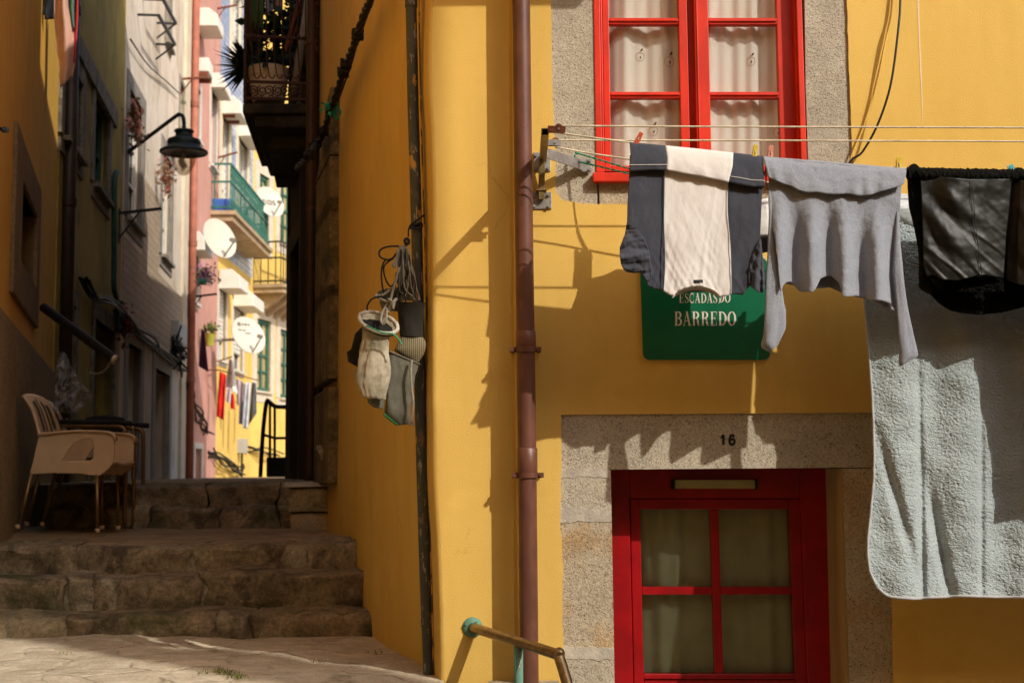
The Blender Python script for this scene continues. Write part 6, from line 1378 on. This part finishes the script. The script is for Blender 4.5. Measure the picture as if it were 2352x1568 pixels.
# ---- balcony of the dark house
bn = 5.05   # y of its near face
bl_ = thing('balcony', at(640, 300, bn), 'sooty stone balcony with a rusty scrolled railing over the alley', 'balcony')
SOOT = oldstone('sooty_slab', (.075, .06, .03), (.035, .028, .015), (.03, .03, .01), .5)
xl = at(557, 260, bn).x; xr = at(722, 260, bn).x; zt_ = at(640, 237, bn).z; zb_ = at(640, 290, bn).z
def slab(mb, x0, x1, z0, z1, y0, y1, sh):   # sheared along the alley
    mb.hexa([V(x0, y0, z0), V(x1, y0, z0), V(x1, y0, z1), V(x0, y0, z1), V(x0 + sh, y1, z0), V(x1 + sh, y1, z0), V(x1 + sh, y1, z1), V(x0 + sh, y1, z1)])
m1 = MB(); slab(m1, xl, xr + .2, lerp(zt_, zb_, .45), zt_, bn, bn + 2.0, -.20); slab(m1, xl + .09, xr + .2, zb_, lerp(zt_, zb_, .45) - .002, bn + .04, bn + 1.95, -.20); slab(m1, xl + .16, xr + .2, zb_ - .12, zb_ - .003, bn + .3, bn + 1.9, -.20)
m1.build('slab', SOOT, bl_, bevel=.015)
IRN = M('rusty_iron', (.075, .032, .016), .4, 25, .75, 90, .3, .003)
BP = lambda x, y, d=0: at(x, y, bn + .03) + V(-.10 * d, d, 0)
m1 = MB()
m1.bar(BP(562, 238), BP(566, -260), .022, .022, up=(1, 0, 0))
for y0, y1 in ((82, 90), (187, 193), (226, 229)): m1.bar(BP(560, y0), BP(716, y1), .018, .022)
m1.build('near_railing', IRN, bl_); 
m1 = MB()
for x in (578, 594, 612, 630, 648, 666, 684, 702): m1.tube(smooth_poly([BP(x, -200), BP(x, 60), BP(x + 1, 130), BP(x + 6, 172), BP(x + 14, 180), BP(x + 20, 172)], 5), .0055, 6); m1.tube([BP(x - 3, 92), BP(x + 3, 80)], .012, 6)
m1.build('near_bars', IRN, bl_, smooth=True)
m1 = MB()
def spiral(cx, cy, r, a0, dirn, turns=1.6, n=30): return [BP(cx + r * (1 - .75 * i / n) * math.cos(a0 + dirn * turns * 2 * math.pi * i / n), cy + r * (1 - .75 * i / n) * math.sin(a0 + dirn * turns * 2 * math.pi * i / n)) for i in range(n + 1)]
for k in range(4):
    cx = 581 + k * 36; m1.tube(spiral(cx, 208, 13, math.pi * .5, -1), .0058, 6); m1.tube(spiral(cx + 21, 209, 13, math.pi * 1.4, -1), .0058, 6)
    m1.tube(smooth_poly([BP(cx + 8, 220), BP(cx + 14, 224), BP(cx + 22, 222)], 4), .005, 5)
m1.build('scrollwork', IRN, bl_, smooth=True)
m1 = MB()
for dz in (82, 187, 227): m1.bar(BP(562, dz), BP(562, dz, 2.0), .02, .02)
for i in range(14): m1.bar(BP(562, 235, .14 * i + .14), BP(562, -200, .14 * i + .14), .012, .012, up=(1, 0, 0))
m1.build('long_railing', IRN, bl_)
LEAFD = [M('palm_leaf', (.012, .045, .022), .3, 20, .6), M('palm_leaf_light', (.03, .075, .025), .3, 20, .6)]
def spiky(c, n, L, mats, parent, seed, el=(-.3, .9), az=(0, 6.28), wd=.018):
    rnd = random.Random(seed); mb = MB()
    for k in range(n):
        a = rnd.uniform(*az); e = rnd.uniform(*el); d = V(math.cos(a) * math.cos(e), math.sin(a) * math.cos(e), math.sin(e)); s = d.cross(V(0, 0, 1)).normalized() * wd; l = L * rnd.uniform(.6, 1.1)
        p1 = c + d * l * .5 - V(0, 0, .02); p2 = c + d * l - V(0, 0, .12 * l / .3 * .3)
        mb.add([c - s * .3, c + s * .3, p1 + s, p1 - s, p2], [(0, 1, 2, 3), (3, 2, 4)], rnd.randrange(len(mats)))
    return mb.build('leaves', mats, parent)
PC = lambda x, y, d: at(x, y, bn + d)
t_ = thing('potted_palm', PC(570, 230, .5), 'spiky dark palm poking out left of the rusty balcony', 'plant')
spiky(PC(572, 150, .35), 130, .32, LEAFD, t_, 3, (-.5, .8), (1.8, 4.6)); MB().tube([PC(572, 150, .35), PC(572, 232, .35)], .02, 8).build('stem', M('palm_stem', (.06, .04, .02), .3, 20), t_, smooth=True)
t_ = thing('potted_plant', PC(618, 238, .32), 'dark leafy shrub in a big cream pot on the rusty balcony', 'potted plant')
k_ = (PC(700, 200, .32) - PC(600, 200, .32)).length / 100; pc = PC(617, 238, .32)
MB().lathe([(0, 0), (36 * k_, 0), (44 * k_, 58 * k_), (46 * k_, 60 * k_), (48 * k_, 80 * k_), (45 * k_, 82 * k_), (43 * k_, 72 * k_), (0, 68 * k_)], pc, 30).build('pot', M('cream_pot', (.80, .64, .42), .1, 6, .7), t_, smooth=True, angle=35)
leaf_clump(pc + V(0, 0, 98 * k_), 200, (.11, .10, .035), .08, LEAFD + [M('leaf_black', (.008, .015, .008), .2, 20)], 'leaves', t_, .2, 8)
t_ = thing('potted_plant', PC(600, 40, .5), 'dark bushy plant filling the upper part of the rusty balcony', 'potted plant')
leaf_clump(PC(632, 75, .7), 300, (.12, .15, .16), .10, LEAFD + [bpy.data.materials['leaf_black']], 'leaves', t_, .2, 9)
leaf_clump(PC(690, 30, .9), 220, (.08, .15, .18), .10, LEAFD + [bpy.data.materials['leaf_black']], 'leaves', t_, .2, 19)
MB().tube([PC(630, 235, .7), PC(635, 60, .7)], .03, 8).build('stem', DRK3, t_)
t_ = thing('hanging_plant', PC(590, -30, .25), 'bright green strap leaves drooping at the top of the rusty balcony', 'plant')
mb = MB(); rnd = random.Random(4)
for i in range(22):
    x = rnd.uniform(574, 606); y1 = rnd.uniform(35, 78); d = .25 + rnd.uniform(-.05, .05); P = smooth_poly([PC(590, -60, d), PC(lerp(590, x, .8), -20, d), PC(x, y1 * .5, d), PC(x + rnd.uniform(-3, 3), y1, d)], 5)
    n = len(P); s = V(.011, 0, 0); mb.add([p - s * (1 - i_ / n) for i_, p in enumerate(P)] + [p + s * (1 - i_ / n) for i_, p in enumerate(P)], [(i_, i_ + 1, n + i_ + 1, n + i_) for i_ in range(n - 1)])
mb.build('leaves', M('strap_green', (.06, .16, .02), .3, 10, .5), t_)
for (x, y, d, c_, lab) in ((638, 15, .55, (.55, .30, .26), 'pink cloth hung behind the bars of the rusty balcony'), (617, 22, .5, (.55, .58, .62), 'pale bluish rag hung behind the bars of the rusty balcony')):
    mb = cloth_mb([(x - 9, y - 60), (x + 12, y - 60)], [(x - 7, y + 12), (x + 8, y + 16)], [(x - 9, y - 60), (x - 7, y + 12)], [(x + 12, y - 60), (x + 8, y + 16)], 8, 12, bn + d, lambda u, v, p: .03 * math.sin(u * 9))
    tag(mb.build('towel', cl('rag_%d' % x, c_), smooth=True, solid=.006), lab, 'laundry')
m1 = MB(); m1.tube([PC(672, 235, .2), PC(705, 30, .2), PC(712, -30, .2)], .035, 12)
tag(m1.build('pole', M('pale_pole', (.34, .30, .25), .2, 8, .6), smooth=True), 'pale pole leaning in the right corner of the rusty balcony', 'pole')
m1 = MB(); m1.bar(PC(655, 120, .45), PC(695, -30, .45), .02, .03); m1.bar(PC(660, 130, .5), PC(700, -10, .5), .02, .03)
tag(m1.build('wooden_slat', RUST), 'rusty red slats leaning beside the pale pole on the balcony', 'slats')
m1 = MB(); m1.tube([at(690, 88, 4.9), at(722, 80, 4.6), at(731, 78, 4.5)], .008, 6); m1.tube(smooth_poly([at(728, 90, 4.5), at(724, 110, 4.5), at(731, 122, 4.5)], 4), .006, 6)
for y in (10, 35, 60, 112): m1.tube([at(729 + 3 * math.cos(a), y + 4 * math.sin(a), 4.5) for a in [k * .785 for k in range(9)]], .005, 5)
tag(m1.build('iron_hook', IRN, smooth=True), 'rusty iron hooks beside the brown alley drainpipe', 'hook')
# ---- twisted cable along the alley wall
t_ = thing('twisted_cable', SIDE.pt(840, 0, .1), 'thick twisted black cable strung along the orange alley wall', 'cable')
TP = [(875, -90), (850, 0), (835, 35), (818, 90), (802, 130), (790, 160), (779, 195), (764, 240), (752, 275), (741, 308), (728, 330), (712, 352), (698, 372), (682, 386)]
TC = [SIDE.pt(x, y, .10 + (.14 if x < 725 else 0)) for x, y in TP]; S_ = smooth_poly(TC, 10)
for k in range(3):
    q = [p + V(math.sin(i * .55 + k * 2.09) * .5, 0, math.cos(i * .55 + k * 2.09)) * .017 for i, p in enumerate(S_)]
    MB().tube(q, .0135, 7).build('strand', BLK, t_, smooth=True)
m1 = MB(); rnd = random.Random(11)
for i in (28, 46, 52, 74, 88, 100, 104, 112):
    m1 = MB()
    for k in range(5): c_ = S_[min(i, len(S_) - 1)]; m1.tube([c_ + V(.028 * math.cos(a + k), .028 * math.sin(a + k) * .7, .03 * rnd.uniform(-1, 1)) for a in [j * .6 for j in range(11)]], .008, 5)
    m1.build('binding', BLK, t_, smooth=True)
leaf_clump(S_[72], 26, (.02, .02, .03), .05, [TEAL], 'teal_tie', t_, -.5, 3)
mm = MB().tube(smooth_poly([SIDE.pt(x, y, .05) for x, y in ((880, -90), (855, 0), (838, 50), (815, 115), (797, 165), (786, 188), (770, 215))], 6), .007, 6).build('cable', BLK, smooth=True)
tag(mm, 'thin black wire running beside the thick twisted cable', 'cable')
mm = MB().tube(smooth_poly([SIDE.pt(x, y, .05) for x, y in ((868, -90), (845, 20), (826, 80), (806, 150), (790, 195), (772, 245))], 6), .006, 6).build('cable', BLK, smooth=True)
tag(mm, 'second thin black wire hugging the thick twisted cable', 'cable')
# ---- railing at the head of the stairs
t_ = thing('railing', at(605, 1095, 8), 'black iron stair railing against the sunny end of the alley', 'railing')
ry = 12.0; RP = lambda x, y: at(x, y, ry)
m1 = MB()
m1.tube(smooth_poly([RP(598, 1095), RP(602, 1020), RP(607, 960), RP(613, 921), RP(620, 924), RP(630, 932), RP(640, 934), RP(670, 934)], 4), .028, 8); m1.bar(RP(605, 998), RP(632, 1006), .035, .035); m1.bar(RP(632, 1006), RP(670, 1005), .035, .035)
for x in (620, 631): m1.bar(RP(x, 928), RP(x, 1052), .03, .03, up=(1, 0, 0))
m1.build('rail', BLACKM, t_, smooth=True, angle=40)
m1 = MB(); m1.box((RP(634, 1072).x, ry + .3, RP(634, 1072).z), ((RP(660, 1070) - RP(608, 1070)).length, .4, (RP(634, 1052) - RP(634, 1098)).length)); m1.build('step_block', DRK3, t_, bevel=.02)
# ---- unseen blocks added to shade the alley, cut sky light and bounce sun
SH = plaster('added_row_plaster', (.42, .30, .16), (.36, .25, .13), 60, .2)
SH2 = plaster('added_street_plaster', (.50, .30, .085), (.44, .25, .065), 60, .2)
def added_block(label, pts, z0, z1, mat_, extra=()):
    t_ = thing('house', pts[0], label, 'house'); mb = MB(); mb.prism([V(x, y, z0) for x, y, _ in pts], (0, 0, z1 - z0)); mb.build('wall', mat_, t_)
    for i, (c_, s_) in enumerate(extra): MB().box(c_, s_).build('sun_blocker', mat_, t_)
    return t_
added_block('unseen block added behind the dark house to shade the alley, taller part', [(-2.15, 7.9, 0), (-2.45, 9.7, 0), (-.1, 9.7, 0), (.2, 7.9, 0)], 0, 10.2, SH)
added_block('unseen block added farther along to shade the alley, lower part', [(-2.46, 9.75, 0), (-3.9, 18.8, 0), (-1.6, 18.8, 0), (-.1, 9.75, 0)], 0, 6.65, SH)  # added, like the taller block, for its shadow on the alley walls
added_block('unseen tall block added behind the viewer to cut sky light', [(-16, -9, 0), (5.8, -9, 0), (5.8, -14, 0), (-16, -14, 0)], -2, 7.5, SH2)  # added to close off open sky and deepen the shade
added_block('unseen low block added behind the viewer with a stepped stack casting shade', [(5.85, -8.1, 0), (14, -8.1, 0), (14, -14, 0), (5.85, -14, 0)], -2, 6.3, SH2,
    [((7.19, -8.35, 8.2), (.40, .1, 3.8)), ((7.535, -8.35, 7.86), (.29, .1, 3.12)), ((7.29, -8.35, 10.75), (.88, .12, 1.54))])  # thin stepped slabs added to throw the shadow edge on the pavement
added_block('unseen side block added on the right to enclose and warm the light', [(9.5, -7.5, 0), (9.5, 4, 0), (13, 4, 0), (13, -7.5, 0)], -2, 4.4, SH2)  # added to enclose the street light
added_block('unseen pale side block added on the left to bounce sunlight', [(-8.6, -8.5, 0), (-8.6, 4, 0), (-10, 4, 0), (-10, -8.5, 0)], -2, 9, CREAMW)  # sunlit surface added to bounce warm light
